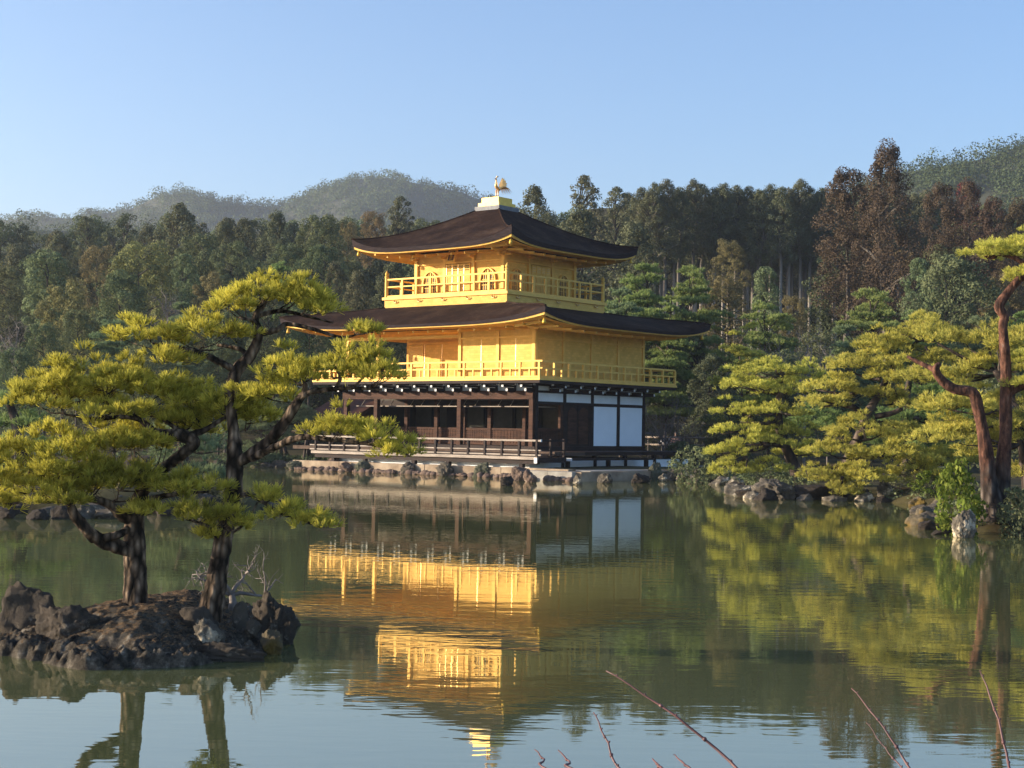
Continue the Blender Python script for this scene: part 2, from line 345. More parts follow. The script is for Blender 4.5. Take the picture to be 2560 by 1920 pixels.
# ------------------------------------------------------------------ terrain and water
def L2(x, y): p = wl(x, y, 0); return (p.x, p.y)
POND = [(40, 3), (20, 12), (14.5, 24), (12.6, 31.2), (9.0, 31.4), (9.3, 33.5), (10.3, 38), (11.8, 43), (10.6, 47.0), (7.5, 46.6), (7.6, 50), (8.3, 58), (7.2, 62.5),
        L2(11.9, -4.5), L2(11.8, -9.3), L2(11.0, -9.6), L2(10.2, -8.75), L2(-4.6, -8.75), (-11, 74), (-16, 75), (-24, 77), (-36, 72), (-46, 50), (-44, 10), (-20, 3), (0, 4.2)]
ISLETS = [((-10.6, 36.4), (5.6, 3.0))]
def sdist(x, y, poly):
    """signed distance to a polygon, positive outside"""
    d = np.full(x.shape, 1e9); ins = np.zeros(x.shape, bool); n = len(poly)
    for i in range(n):
        ax, ay = poly[i]; bx, by = poly[(i + 1) % n]; ex, ey = bx - ax, by - ay
        t = np.clip(((x - ax) * ex + (y - ay) * ey) / (ex * ex + ey * ey), 0, 1)
        d = np.minimum(d, np.hypot(x - ax - t * ex, y - ay - t * ey))
        c = ((ay > y) != (by > y)) & (x < (bx - ax) * (y - ay) / (by - ay + 1e-12) + ax); ins ^= c
    return np.where(ins, -d, d)
def terrain(x, y):
    x = np.asarray(x, float); y = np.asarray(y, float)
    d = sdist(x, y, POND)
    h = np.where(d > 0, .06 + .34 * sstep(d, 0, 1.6), -1.1 * sstep(-d, -.3, 1.6))
    for (cx, cy), (rx, ry) in ISLETS:
        r = np.hypot((x - cx) / rx, (y - cy) / ry) + .12 * (vnoise(x * .7, y * .7, 5) - .5)
        h = np.maximum(h, np.where(r < 1, .55 * (1 - r ** 3) + .02, -1.2))
    right = sstep(y - .35 * np.abs(x - 20) * (x < 20), 92, 150) * 8.5 * sstep(x, -30, 15)
    left = sstep(y, 98, 180) * 5.5
    h = h + np.where(d > 0, np.maximum(right, left) + .22 * (fbm(x * .25, y * .25, 3) - .5) * sstep(d, .5, 3), 0)
    h = h + sstep(y, 178, 240) * 27 * sstep(x, -20, 12) + sstep(y, 200, 500) * 10
    return h
def hz(x, y): return float(terrain(np.array([x]), np.array([y]))[0])

GROUND = basic('moss_and_needle_litter', (.035, .026, .014), (.10, .085, .035), (.8, .8, .8), .95, 0, .6, (6, 6, 6), .1, dist=.05)
def build_ground():
    xs = np.unique(np.concatenate([np.linspace(-1500, -60, 30), np.arange(-60, 60, .8), np.linspace(60, 1500, 30)]))
    ys = np.unique(np.concatenate([np.linspace(-120, -6, 10), np.arange(-6, 130, .8), np.linspace(130, 260, 40), np.linspace(260, 2600, 40)]))
    X, Y = np.meshgrid(xs, ys); Z = terrain(X, Y)
    V = np.stack([X.ravel(), Y.ravel(), Z.ravel()], 1); nx = len(xs)
    i, j = np.meshgrid(np.arange(nx - 1), np.arange(len(ys) - 1)); a = (j * nx + i).ravel()
    tag(link('ground', mesh_np('ground', V, np.stack([a, a + 1, a + nx + 1, a + nx], 1), GROUND, True)), kind='structure')
build_ground()

def water_b(t, out):
    v = coords(t, (1, 1, 1))
    def wave(scale, detail, dist, strength, prev=None):
        mp = N(t, 'Mapping'); mp.inputs['Scale'].default_value = scale; t.links.new(v, mp.inputs[0])
        n = N(t, 'TexNoise', Scale=1., Detail=detail, Roughness=.5); t.links.new(mp.outputs[0], n.inputs['Vector'])
        b = N(t, 'Bump', Strength=strength, Distance=dist); t.links.new(n.outputs[0], b.inputs['Height'])
        if prev: t.links.new(prev.outputs[0], b.inputs['Normal'])
        return b
    b1 = wave((.30, .7, 1), 2., .010, .22)
    b2 = wave((1.1, 3.6, 1), 2., .0035, .36, b1)
    b3 = wave((5, 14, 1), 1., .0006, .5, b2)
    n = N(t, 'TexNoise', Scale=.15, Detail=3.); t.links.new(v, n.inputs['Vector'])
    r = ramp(t, n.outputs[0], [(.3, (.100, .112, .042)), (.7, (.132, .142, .060))])
    d = N(t, 'BsdfDiffuse'); g = N(t, 'BsdfGlossy', Roughness=.015); t.links.new(r.outputs[0], d.inputs[0])
    g.inputs['Color'].default_value = (.97, .94, .84, 1)
    f = N(t, 'Fresnel', IOR=1.33); mr = N(t, 'MapRange'); mr.inputs['To Min'].default_value = .34; mr.inputs['To Max'].default_value = .94
    t.links.new(b3.outputs[0], f.inputs['Normal']); t.links.new(b3.outputs[0], g.inputs['Normal'])
    t.links.new(f.outputs[0], mr.inputs[0]); mx = N(t, 'MixShader')
    t.links.new(mr.outputs[0], mx.inputs[0]); t.links.new(d.outputs[0], mx.inputs[1]); t.links.new(g.outputs[0], mx.inputs[2]); t.links.new(mx.outputs[0], out.inputs[0])
WATER = mat('green_pond_water', water_b)
mb = MB(); mb.add([(-60, 1, 0), (60, 1, 0), (60, 90, 0), (-60, 90, 0)], [(0, 1, 2, 3)])
tag(mb.build('pond_water', WATER), kind='structure')

# ------------------------------------------------------------------ far hills
def ridge(name, prof, D, depth_f, depth_b, m, seed, amp):
    """a wooded hill whose skyline follows prof at distance D"""
    px = np.array([p[0] for p in prof], float) * K; py = np.array([p[1] for p in prof], float) * K
    nx = 180; q = np.linspace(px[0], px[-1], nx); yy = np.interp(q, px, py)
    k = np.array([.25, .5, .25])
    for _ in range(2): yy[1:-1] = np.convolve(yy, k, 'valid')
    top = np.array([at(a, b, D) for a, b in zip(q, yy)])
    ts = np.concatenate([np.linspace(-1, 0, 26), np.linspace(.06, 1, 10)])
    V = []
    for t in ts:
        dep = D + (t * depth_f if t < 0 else t * depth_b)
        fall = (1 - abs(t)) ** 1.15 if t < 0 else 1 - t ** 1.5
        x = top[:, 0] * (dep / D); z = top[:, 2] * fall
        n = (fbm(x / depth_f * 5 + seed, np.full(nx, dep / depth_f * 5), seed) - .47) * amp * (1 - abs(t)) * min(1, abs(t) * 6)
        V.append(np.stack([x, np.full(nx, dep), z + n], 1))
    V = np.array(V); ny = len(ts)
    i, j = np.meshgrid(np.arange(nx - 1), np.arange(ny - 1)); a = (j * nx + i).ravel()
    tag(link(name, mesh_np(name, V.reshape(-1, 3), np.stack([a, a + 1, a + nx + 1, a + nx], 1), m, True)), kind='structure')
    return V
HILLG = basic('hill_undergrowth', (.03, .035, .02), (.06, .06, .032), (.05, .05, .05), .95, 0, 0, world=True)
HL = ridge('hill', [(-160, 500), (-60, 492), (0, 476), (80, 470), (150, 472), (225, 462), (290, 450), (330, 428), (390, 416), (440, 426), (480, 438), (540, 444), (600, 448), (650, 428), (700, 408), (750, 391), (830, 383), (900, 396), (960, 407), (1010, 420), (1060, 445), (1140, 480), (1240, 520)], 950, 420, 200, HILLG, 3, 26)
HR = ridge('hill', [(1700, 520), (1800, 440), (1900, 385), (1960, 372), (2040, 358), (2100, 348), (2150, 336), (2212, 312), (2300, 285), (2420, 255)], 430, 200, 150, HILLG, 9, 16)
HM = ridge('hill', [(-200, 560), (-60, 520), (0, 505), (70, 497), (160, 500), (240, 492), (330, 505), (430, 530), (600, 560), (800, 580)], 430, 150, 80, HILLG, 5, 8)

def unit_clump(rng, n, size, flat=.8):
    """n leaf quads over a dome of unit radius"""
    d = rng.normal(size=(n, 3)); d[:, 2] = np.abs(d[:, 2]) * 1.1 - .15; d /= np.linalg.norm(d, axis=1)[:, None]
    P = d * (.75 + .3 * rng.random((n, 1))); P[:, 2] *= flat
    return P, d
def quads(P, D, s, rng, lean=.7):
    """leaf quads at P facing about D"""
    n = len(P); nr = D + lean * rng.normal(size=(n, 3)); nr /= np.linalg.norm(nr, axis=1)[:, None] + 1e-9
    r = rng.normal(size=(n, 3)); a = np.cross(nr, r); a /= np.linalg.norm(a, axis=1)[:, None] + 1e-9; b = np.cross(nr, a)
    s = np.asarray(s).reshape(-1, 1) * (.6 + .8 * rng.random((n, 1)))
    a = a * s; b = b * s * .62
    V = np.stack([P - a, P - b * .9 + a * .1, P + a, P + b * .9 - a * .1], 1).reshape(-1, 3)
    return V, np.arange(4 * n).reshape(-1, 4)
def hill_forest(name, H, spacing, rad, leafn, leafs, seed, t_rows):
    leafn = int(leafn * 2.6); leafs *= .58
    rng = np.random.default_rng(seed); ny, nx, _ = H.shape; PV = []; PD = []; SZ = []
    rows = H[t_rows[0]:t_rows[1]]
    for r in range(len(rows) - 1):
        A, B = rows[r], rows[r + 1]
        w = np.linalg.norm(A[-1] - A[0]); dl = np.linalg.norm(B[nx // 2] - A[nx // 2])
        m = int(w * dl / spacing ** 2) + 1
        for _ in range(m):
            u = rng.random() * (nx - 2); i = int(u); f = u - i; g = rng.random()
            p = (A[i] * (1 - f) + A[i + 1] * f) * (1 - g) + (B[i] * (1 - f) + B[i + 1] * f) * g
            s = rad * (.55 + .9 * rng.random()); P, D = unit_clump(rng, leafn, 1, .95 + .6 * rng.random())
            PV.append(P * s + p + np.array([0, 0, 0.])); PD.append(D); SZ.append(np.full(leafn, leafs * s))
    V, F = quads(np.concatenate(PV), np.concatenate(PD), np.concatenate(SZ), rng, .5)
    tag(link(name, mesh_np(name, V, F, LEAF_HILL)), 'hazy evergreen woods covering the distant hills', 'forest', kind='stuff')
hill_forest('hillside_forest', HL, 6.0, 4.0, 40, .20, 1, (10, 27))
hill_forest('hillside_forest', HR, 3.6, 2.8, 60, .15, 2, (6, 27))
hill_forest('hillside_forest', HM, 4.2, 3.2, 50, .16, 4, (8, 27))

# ------------------------------------------------------------------ the golden pavilion
PV = thing('golden_pavilion', 'three storey golden pavilion with dark shingle roofs standing at the pond edge', 'pavilion', (PX0, PY0, 0), -TH)
Ee, Ss, Ww, Nn = 5.62, -4.02, -5.95, 4.46
def mapper(E_, S_, W_, N_):
    def f(side, u, o, z):
        return {'S': (u, S_ - o, z), 'E': (E_ + o, u, z), 'N': (u, N_ + o, z), 'W': (W_ - o, u, z)}[side]
    return f
P2 = mapper(Ee, Ss, Ww, Nn); P3 = mapper(2.75, -2.75, -2.75, 2.75)
def pbox(mb, P, side, u0, u1, o0, o1, z0, z1):
    a = P(side, u0, o0, z0); b = P(side, u1, o1, z1)
    return mb.box(min(a[0], b[0]), max(a[0], b[0]), min(a[1], b[1]), max(a[1], b[1]), z0, z1)
def one(name, m, P, side, u0, u1, o0, o1, z0, z1, parent=PV):
    return pbox(MB(), P, side, u0, u1, o0, o1, z0, z1).build(name, m, parent)
def lbox(name, m, x0, x1, y0, y1, z0, z1, parent=PV):
    return MB().box(x0, x1, y0, y1, z0, z1).build(name, m, parent)

# --- ground storey: foundation, floors, decks
lbox('foundation', PLASTER, -3.2, 8.3, -7.72, Nn - .2, .30, .72)
lbox('floor', DARKWOOD, Ww - .05, Ee + .15, Ss - .15, Nn, .95, 1.24)
lbox('upper_veranda', DECKWOOD, Ww - 1.2, 8.5, -6.3, Ss - .152, .90, 1.06)
lbox('upper_veranda', DARKWOOD, Ee + .152, 8.502, Ss - .15, 6.4, .902, 1.062)
low = lbox('lower_veranda', DECKWOOD, -3.75, 9.0, -8.2, -6.302, .74, .86)
lbox('edge_beam', GREYWOOD, -3.85, 9.12, -8.29, -8.202, .76, .88)
lbox('edge_beam', DARKWOOD, -3.75, 9.0, -8.15, -7.95, .58, .738)
lbox('edge_beam', DARKWOOD, 9.002, 9.10, -8.2, -6.3, .64, .86)
st = lbox('step_board', DARKWOOD, 8.6, 9.25, -6.1, .1, .72, .80)
for y in (-5.9, -3.0, -.1): lbox('support', DARKWOOD, 8.8, 8.95, y - .08, y + .08, .3, .718, st)
lbox('step_board_end', WHITEEND, 8.6, 9.25, -6.13, -6.101, .70, .82)
for u in (-2.6, -.67, 2.27, 4.22, 6.18, 8.17): lbox('deck_post', DARKWOOD, u - .09, u + .09, -8.14, -7.96, .1, .578)
for y in (-5.5, -3.2, -.9, 1.4, 3.6, 5.0, 6.2): lbox('deck_post', DARKWOOD, 8.2, 8.36, y - .08, y + .08, .3, .90)
# lower railing
rl = MB()
for z, w in ((1.53, .075), (1.14, .05), (.95, .06)): rl.box(-4.0, 9.25, -8.2 - w / 2, -8.2 + w / 2, z - w / 2, z + w / 2)
rl = rl.build('lower_railing', GREYWOOD, PV)
for k in range(15): u = 9.05 - .905 * k; lbox('railing_post', DARKWOOD, u - .045, u + .045, -8.26, -8.15, .861, 1.50 if k else 1.58, rl)
lbox('post_cap', WHITEEND, 9.2505, 9.262, -8.245, -8.155, 1.48, 1.58, rl)
lbox('post_cap', WHITEEND, 8.98, 9.13, -8.305, -8.292, .62, .84, rl)
rs = MB()
for z, w in ((1.53, .07), (1.14, .05)): rs.box(9.05 - w / 2, 9.05 + w / 2, -8.148, -6.35, z - w / 2, z + w / 2)
rs = rs.build('lower_railing', DARKWOOD, PV)
for y in (-7.3, -6.4): lbox('railing_post', DARKWOOD, 9.0, 9.1, y - .05, y + .05, .861, 1.6, rs)

# --- ground storey walls
cols = [-5.86, -3.86, 1.35, 5.50]
for u in cols: one('front_column', BROWNWOOD, P2, 'S', u - .11, u + .11, -.11, .11, 1.241, 3.30)
one('front_beam', BROWNWOOD, P2, 'S', Ww - .1, Ee - .02, -.12, .12, 3.302, 3.68)
one('transom_wall', PLASTER, P2, 'S', Ww, Ee - .1, -.06, .02, 3.682, 3.98)
for k in range(12):
    u = Ww + .1 + k * 1.04; one('transom_post', DARKWOOD, P2, 'S', u - .06, u + .06, .022, .07, 3.683, 3.979)
# inner row
for u in (-5.8, -3.86, -1.92, -.2, 1.38, 3.45): lbox('inner_column', BROWNWOOD, u - .1, u + .1, -2.0, -1.8, 1.241, 3.6)
lbox('inner_beam', DARKWOOD, Ww, Ee - .2, -1.99, -1.81, 3.02, 3.30)
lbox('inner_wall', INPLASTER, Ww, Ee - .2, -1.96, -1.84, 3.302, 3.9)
lat = [(-5.7, -3.96), (-3.76, -2.02), (-1.82, -.3), (-.1, 1.28), (1.48, 3.35), (3.55, 5.4)]
def lattice(u0, u1, z0, z1, make, name='lattice_panel', nh=9, nv=10):
    m = MB()
    make(m, u0, u1, z0, z0 + .07, 0); make(m, u0, u1, z1 - .07, z1, 0); make(m, u0, u0 + .06, z0 + .071, z1 - .071, 0); make(m, u1 - .06, u1, z0 + .071, z1 - .071, 0)
    for k in range(1, nh):
        z = z0 + (z1 - z0) * k / nh; make(m, u0 + .061, u1 - .061, z - .016, z + .016, .004)
    for k in range(1, nv):
        u = u0 + (u1 - u0) * k / nv; make(m, u - .013, u + .013, z0 + .071, z1 - .071, .012)
    m2 = MB(); make(m2, u0 + .061, u1 - .061, z0 + .071, z1 - .071, .03)
    return m, m2
def mk_in(m, u0, u1, z0, z1, d): m.box(u0, u1, -1.96 + d, -1.90, z0, z1)
for a, b in lat:
    m, m2 = lattice(a, b, 1.245, 2.02, mk_in)
    p = m.build('lattice_panel', BROWNWOOD, PV); m2.build('backing_board', BROWNWOOD, p)
# raised shutters seen edge on
for a, b in ((-5.7, -3.95), (-3.78, -2.0), (-1.82, -.3), (-.1, 1.28), (1.48, 3.35), (3.55, 5.3)):
    m = MB(); m.box(a, b, -3.55, -2.02, 2.97, 3.01); s = m.build('raised_shutter', GREYWOOD, PV)
    for u in (a + .25, b - .25): MB().bar((u, -3.45, 3.012), (u, -3.2, 3.30), .02).build('hook', GREYWOOD, s)
# the room behind
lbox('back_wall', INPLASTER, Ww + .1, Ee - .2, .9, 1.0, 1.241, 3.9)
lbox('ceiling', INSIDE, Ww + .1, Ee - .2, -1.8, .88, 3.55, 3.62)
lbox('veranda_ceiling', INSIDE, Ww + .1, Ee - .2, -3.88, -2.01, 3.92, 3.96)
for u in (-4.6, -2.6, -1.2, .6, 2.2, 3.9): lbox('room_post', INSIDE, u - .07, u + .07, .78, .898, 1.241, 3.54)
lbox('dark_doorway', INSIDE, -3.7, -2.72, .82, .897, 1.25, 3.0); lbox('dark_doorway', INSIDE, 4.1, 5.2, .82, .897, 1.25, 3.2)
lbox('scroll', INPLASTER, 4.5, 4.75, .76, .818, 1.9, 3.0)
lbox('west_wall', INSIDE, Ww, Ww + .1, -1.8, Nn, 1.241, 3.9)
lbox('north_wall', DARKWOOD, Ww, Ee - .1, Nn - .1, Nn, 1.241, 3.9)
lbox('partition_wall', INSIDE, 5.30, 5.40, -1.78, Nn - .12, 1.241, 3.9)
# east wall
ys = [-4.02, -1.87, .24, 2.33, 4.44]
for k, y in enumerate(ys): one('wall_post', DARKWOOD, P2, 'E', y - .1 if k else y + .02, y + .1 if k else y + .2, -.14, .05, 1.241, 3.98)
for z0, z1 in ((3.10, 3.22), (3.60, 3.70), (3.90, 3.978), (1.10, 1.24)): one('cross_beam', DARKWOOD, P2, 'E', Ss + .0, Nn, -.12, .065, z0 + .002, z1)
for k in range(4):
    a, b = ys[k] + (.1 if k else .2), ys[k + 1] - .1
    one('transom_panel', PLASTER, P2, 'E', a, b, -.1, .02, 3.222, 3.60); one('transom_panel', PLASTER, P2, 'E', a, b, -.1, .02, 3.702, 3.90)
    if k >= 2: one('white_screen', PAPER, P2, 'E', a + .03, b - .03, -.1, .025, 1.27, 3.08)
    if k >= 2:
        fr = MB()
        for q in ((a, a + .03, 1.27, 3.08), (b - .03, b, 1.27, 3.08)): pbox(fr, P2, 'E', q[0], q[1], -.1, .034, q[2], q[3])
        pbox(fr, P2, 'E', a, b, -.1, .033, 3.081, 3.10); pbox(fr, P2, 'E', a, b, -.1, .033, 1.241, 1.269); fr.build('screen_frame', DARKWOOD, PV)
def mk_e(m, u0, u1, z0, z1, d): m.box(Ee - .06, Ee + .0 - d, u0, u1, z0, z1)
m, m2 = lattice(ys[0] + .21, ys[1] - .3, 1.245, 2.05, mk_e, nv=9); p = m.build('lattice_panel', BROWNWOOD, PV); m2.build('backing_board', BROWNWOOD, p)
one('door_jamb', BROWNWOOD, P2, 'E', ys[1] - .3, ys[1] - .1, -.1, .03, 1.241, 3.1)
for u0, u1 in ((ys[1] + .22, -.86), (-.83, ys[2] - .22)):
    d = one('door', DARKWOOD, P2, 'E', u0, u1, -.1, .0, 1.25, 3.09)
    am = MB(); c = (u0 + u1) / 2; w = (u1 - u0) / 2 - .07; pts = [(c - w, 1.35), (c + w, 1.35)] + [(c + w * math.cos(t * math.pi / 10), 2.72 + .28 * math.sin(t * math.pi / 10)) for t in range(11)]
    V = [P2('E', u, .001, z) for u, z in pts] + [P2('E', u, .022, z) for u, z in pts]; n = len(pts)
    am.add(V, [tuple(range(n, 2 * n))] + [(i, (i + 1) % n, n + (i + 1) % n, n + i) for i in range(n)])
    am.build('arched_panel', BROWNWOOD, d)
for u0, u1 in ((ys[1] + .1, ys[1] + .215), (ys[2] - .215, ys[2] - .1)): one('door_jamb', DARKWOOD, P2, 'E', u0, u1, -.1, .02, 1.241, 3.1)
# brackets that carry the balcony: arms with white end grain
def bracket(side, u):
    b = MB(); pbox(b, P2, side, u - .07, u + .07, .08, .92, 3.82, 3.91); pbox(b, P2, side, u - .065, u + .065, .08, .62, 3.62, 3.798)
    pbox(b, P2, side, u - .45, u + .45, .50, .60, 3.921, 3.979)
    b = b.build('bracket', DARKWOOD, PV)
    e = MB(); pbox(e, P2, side, u - .055, u + .055, .921, .932, 3.82, 3.91); b1 = e.build('bracket_tip', WHITEEND, b)
    e = MB(); pbox(e, P2, side, u - .05, u + .05, .621, .632, 3.65, 3.76); e.build('bracket_tip', WHITEEND, b)
    for s in (-1, 1):
        e = MB(); pbox(e, P2, side, u + s * .45 - .012, u + s * .45 + .012, .50, .605, 3.90, 3.979); e.build('bracket_tip', WHITEEND, b)
for k in range(12): bracket('S', Ww + .1 + k * 1.04)
for y in (-3.0, -1.87, -.8, .24, 1.3, 2.33, 3.4, 4.44): bracket('E', y)

# --- balcony of the second storey
oB = 1.13
lbox('balcony_floor', DARKWOOD, Ww - oB, Ee + oB, Ss - oB, Nn + oB, 3.98, 4.10)
lbox('balcony_edge', GOLD2, Ww - oB - .02, Ee + oB + .02, Ss - oB - .02, Nn + oB + .02, 4.102, 4.20)
def railing(P, side, u0, u1, o, z0, zt, posts, sub, name, tall=0, ext=.18):
    m = MB()
    for z, w in ((zt, .075), (z0 + (zt - z0) * .58, .06), (z0 + .05, .07)): pbox(m, P, side, u0 - (ext if z > z0 + .06 else 0), u1 + (ext if z > z0 + .06 else 0), o - w / 2, o + w / 2, z - w / 2, z + w / 2)
    r = m.build(name, GOLD2, PV)
    for u in posts: one('railing_post', GOLD2, P, side, u - .05, u + .05, o - .045, o + .0455, z0 + .001, zt - .0385, r)
    for u in sub: one('railing_baluster', GOLD2, P, side, u - .035, u + .035, o - .036, o + .0365, z0 + .001, z0 + (zt - z0) * .58 - .031, r)
    return r
oR = oB - .06
def span(a, b, n): return [a + (b - a) * k / n for k in range(n + 1)]
q = span(Ww - oR, Ee + oR, 13); railing(P2, 'S', Ww - oR, Ee + oR, oR, 4.2, 4.92, q[1:], [(a + b) / 2 for a, b in zip(q, q[1:])], 'balcony_railing')
q = span(Ss - oR, Nn + oR, 10); railing(P2, 'E', Ss - oR + .06, Nn + oR, oR, 4.2, 4.92, q[1:], [(a + b) / 2 for a, b in zip(q, q[1:])], 'balcony_railing', ext=0)
q = span(Ss - oR, Nn + oR, 8); railing(P2, 'W', Ss - oR + .06, Nn + oR, oR, 4.2, 4.92, q, [], 'balcony_railing', ext=0)
q = span(Ww - oR, Ee + oR, 10); railing(P2, 'N', Ww - oR + .06, Ee + oR - .06, oR, 4.2, 4.92, q[1:-1], [], 'balcony_railing', ext=0)

# --- second storey walls
ZF, ZT = 4.201, 6.55
lbox('east_wall', GOLD, Ee - .16, Ee - .03, Ss + .02, Nn - .02, ZF, ZT)
lbox('north_wall', GOLD, Ww + .05, Ee - .17, Nn - .16, Nn - .03, ZF, ZT)
lbox('front_wall', GOLD, 1.33, Ee - .17, Ss + .03, Ss + .15, ZF, ZT)
lbox('recess_wall', GOLD, -3.8, 1.22, -1.95, -1.82, ZF, ZT)
lbox('recess_side', GOLD, 1.22, 1.328, Ss + .16, -1.951, ZF, ZT)
lbox('gallery_wall', GOLD, -3.92, -3.802, -1.95, Nn - .17, ZF, ZT)
lbox('gallery_ceiling', GOLD, Ww, 1.2, Ss + .16, Nn - .2, 6.42, 6.50)
for k, y in enumerate([-3.95, -1.95, .19, 2.3, 4.40]): one('wall_post', GOLD2, P2, 'E', y - .075, y + .075, -.028, .03, ZF, ZT)
for u in (-5.87, -3.86, 1.27, 3.5, 5.53): one('wall_post', GOLD2, P2, 'S', u - .08, u + .08, -.10, .03, ZF, ZT)
one('tie_beam', GOLD2, P2, 'S', Ww, 1.185, -.1, .025, 6.10, 6.24); one('tie_beam', GOLD2, P2, 'S', 1.36, 5.44, -.03, .022, 6.02, 6.10)
one('tie_beam', GOLD2, P2, 'E', Ss + .01, Nn - .02, -.029, .022, 5.98, 6.06)
for u in (2.51, 4.5): one('shutter_gap', BRONZE, P2, 'S', u - .025, u + .025, -.029, -.022, ZF + .1, 6.0)
def mk_r(m, u0, u1, z0, z1, d): m.box(u0, u1, -2.06 + d, -1.99, z0, z1)
m, m2 = lattice(-3.7, -2.75, 4.9, 5.95, mk_r, nh=14, nv=13); p = m.build('lattice_window', GOLD2, PV); m2.build('backing_board', BRONZE, p)
for u0, u1 in ((-2.66, -1.62), (-1.54, -.55), (-.47, .1), (.2, 1.15)):
    d = lbox('sliding_door', GOLD, u0, u1, -2.02, -1.952, ZF + .02, 5.98); lbox('door_stile', BRONZE, u0 - .05, u0, -2.035, -1.951, ZF + .02, 5.98, d)
lbox('door_head', GOLD2, -3.78, 1.2, -2.05, -1.953, 5.99, 6.09)

# --- roofs
def roof(rect0, rect1, zmid, ztop, up, th, ge, name, strip, pu=4., qu=2.5):
    """concave hipped roof from the eave rectangle rect0 up to rect1"""
    n, mt = 28, 14; top = []; low = []
    def corner(rc): x0, x1, y0, y1 = rc; return [(x0, y0), (x1, y0), (x1, y1), (x0, y1)]
    c0, c1 = corner(rect0), corner(rect1)
    def row(t, dz=0., inset=0., thick=None):
        out = []
        for s in range(4):
            a0, b0, a1, b1 = c0[s], c0[(s + 1) % 4], c1[s], c1[(s + 1) % 4]
            for k in range(n):
                f = k / n; sgn = abs(2 * f - 1)
                x = (a0[0] * (1 - f) + b0[0] * f) * (1 - t) + (a1[0] * (1 - f) + b1[0] * f) * t
                y = (a0[1] * (1 - f) + b0[1] * f) * (1 - t) + (a1[1] * (1 - f) + b1[1] * f) * t
                z = zmid + (ztop - zmid) * max(t, 0) ** ge + up * sgn ** pu * (1 - t) ** qu
                if thick is not None: z -= thick * (1 + .8 * sgn ** pu)
                out.append((x, y, z + dz))
        return out
    L = 4 * n
    def sheet(rows):
        m = MB(); V = [p for r in rows for p in r]
        F = [(i * L + k, i * L + (k + 1) % L, (i + 1) * L + (k + 1) % L, (i + 1) * L + k) for i in range(len(rows) - 1) for k in range(L)]
        return m.add(V, F)
    r = sheet([row(t / mt) for t in range(mt + 1)]); r = r.build(name, SHINGLE, PV, True)
    if strip:
        A_, B_, C_ = row(-.004, .004), row(-.004), row(.012); ks = range(int(n * .55), int(n * 1.42)); m = MB(); q = len(ks)
        for k in ks:
            w_ = .010 + .06 * max(0, 1 - abs(k - n) / (n * .45)); B_[k] = (B_[k][0], B_[k][1], B_[k][2] - w_); C_[k] = (C_[k][0], C_[k][1], C_[k][2] - w_)
        m.add([r_[k] for r_ in (A_, B_, C_) for k in ks], [(i * q + k, i * q + k + 1, (i + 1) * q + k + 1, (i + 1) * q + k) for i in range(2) for k in range(q - 1)])
        m.build('gilt_edge', GOLD2, r)
        sheet([row(0), row(.012, 0, 0, th), row(.05, 0, 0, th)]).build('roof_edge', ROOFEDGE, r)
    else:
        sheet([row(0), row(.012, 0, 0, th), row(.06, 0, 0, th)]).build('roof_edge', ROOFEDGE, r)
    sheet([row(.022, 0, 0, th + .003), row(.025, 0, 0, th + .07), row(.08, 0, 0, th + .07)]).build('fascia', GOLD, r)
    return r, row
E0 = (Ww - 2.3, Ee + 2.3, Ss - 2.3, Nn + 2.3)
r2, row2 = roof(E0, (-3.72, 3.72, -3.72, 3.72), 6.60, 7.66, .57, .16, .8, 'lower_roof', False, 4.5, 1.6)
E3 = (-4.9, 4.9, -4.9, 4.9)
r3, row3 = roof(E3, (-.72, .72, -.72, .72), 10.31, 12.44, .60, .20, 1.15, 'upper_roof', False, 4.5, 2.5)
def soffit(P, rect_in, rect_out, z_in, row, tf, th, parent):
    rt = row(tf, 0, 0, th + .11); n = len(rt); V = list(rt); n4 = n // 4
    x0, x1, y0, y1 = rect_in; c = [(x0, y0), (x1, y0), (x1, y1), (x0, y1)]
    for s in range(4):
        a, b = c[s], c[(s + 1) % 4]
        for k in range(n4): f = k / n4; V.append((a[0] * (1 - f) + b[0] * f, a[1] * (1 - f) + b[1] * f, z_in))
    return MB().add(V, [(k, n + k, n + (k + 1) % n, (k + 1) % n) for k in range(n)]).build('soffit', GOLD, parent)
so2 = soffit(P2, (Ww + .0, Ee, Ss, Nn), E0, 6.52, row2, .08, .16, r2)
so3 = soffit(P3, (-2.72, 2.72, -2.72, 2.72), E3, 10.32, row3, .08, .20, r3)
def zeave(u, a, b, zmid, up): s = abs(2 * (u - a) / (b - a) - 1); return zmid + up * s ** 4.5
for k in range(17):
    u = Ww - 1.4 + k * .9; z = zeave(u, E0[0], E0[1], 6.60, .57) - .30
    MB().bar(P2('S', u, -.05, 6.42), P2('S', u, 1.62, z), .085, .10).build('rafter', GOLD2, r2)
for k in range(13):
    u = Ss - 1.4 + k * .93; z = zeave(u, E0[2], E0[3], 6.60, .57) - .30
    MB().bar(P2('E', u, -.05, 6.42), P2('E', u, 1.62, z), .085, .10).build('rafter', GOLD2, r2)
for s, u0 in (('S', -4.0), ('E', -4.0)):
    for k in range(11):
        u = u0 + k * .8; z = zeave(u, -4.9, 4.9, 10.31, .60) - .36
        MB().bar(P3(s, u, -.05, 10.16), P3(s, u, 1.45, z), .085, .10).build('rafter', GOLD2, r3)
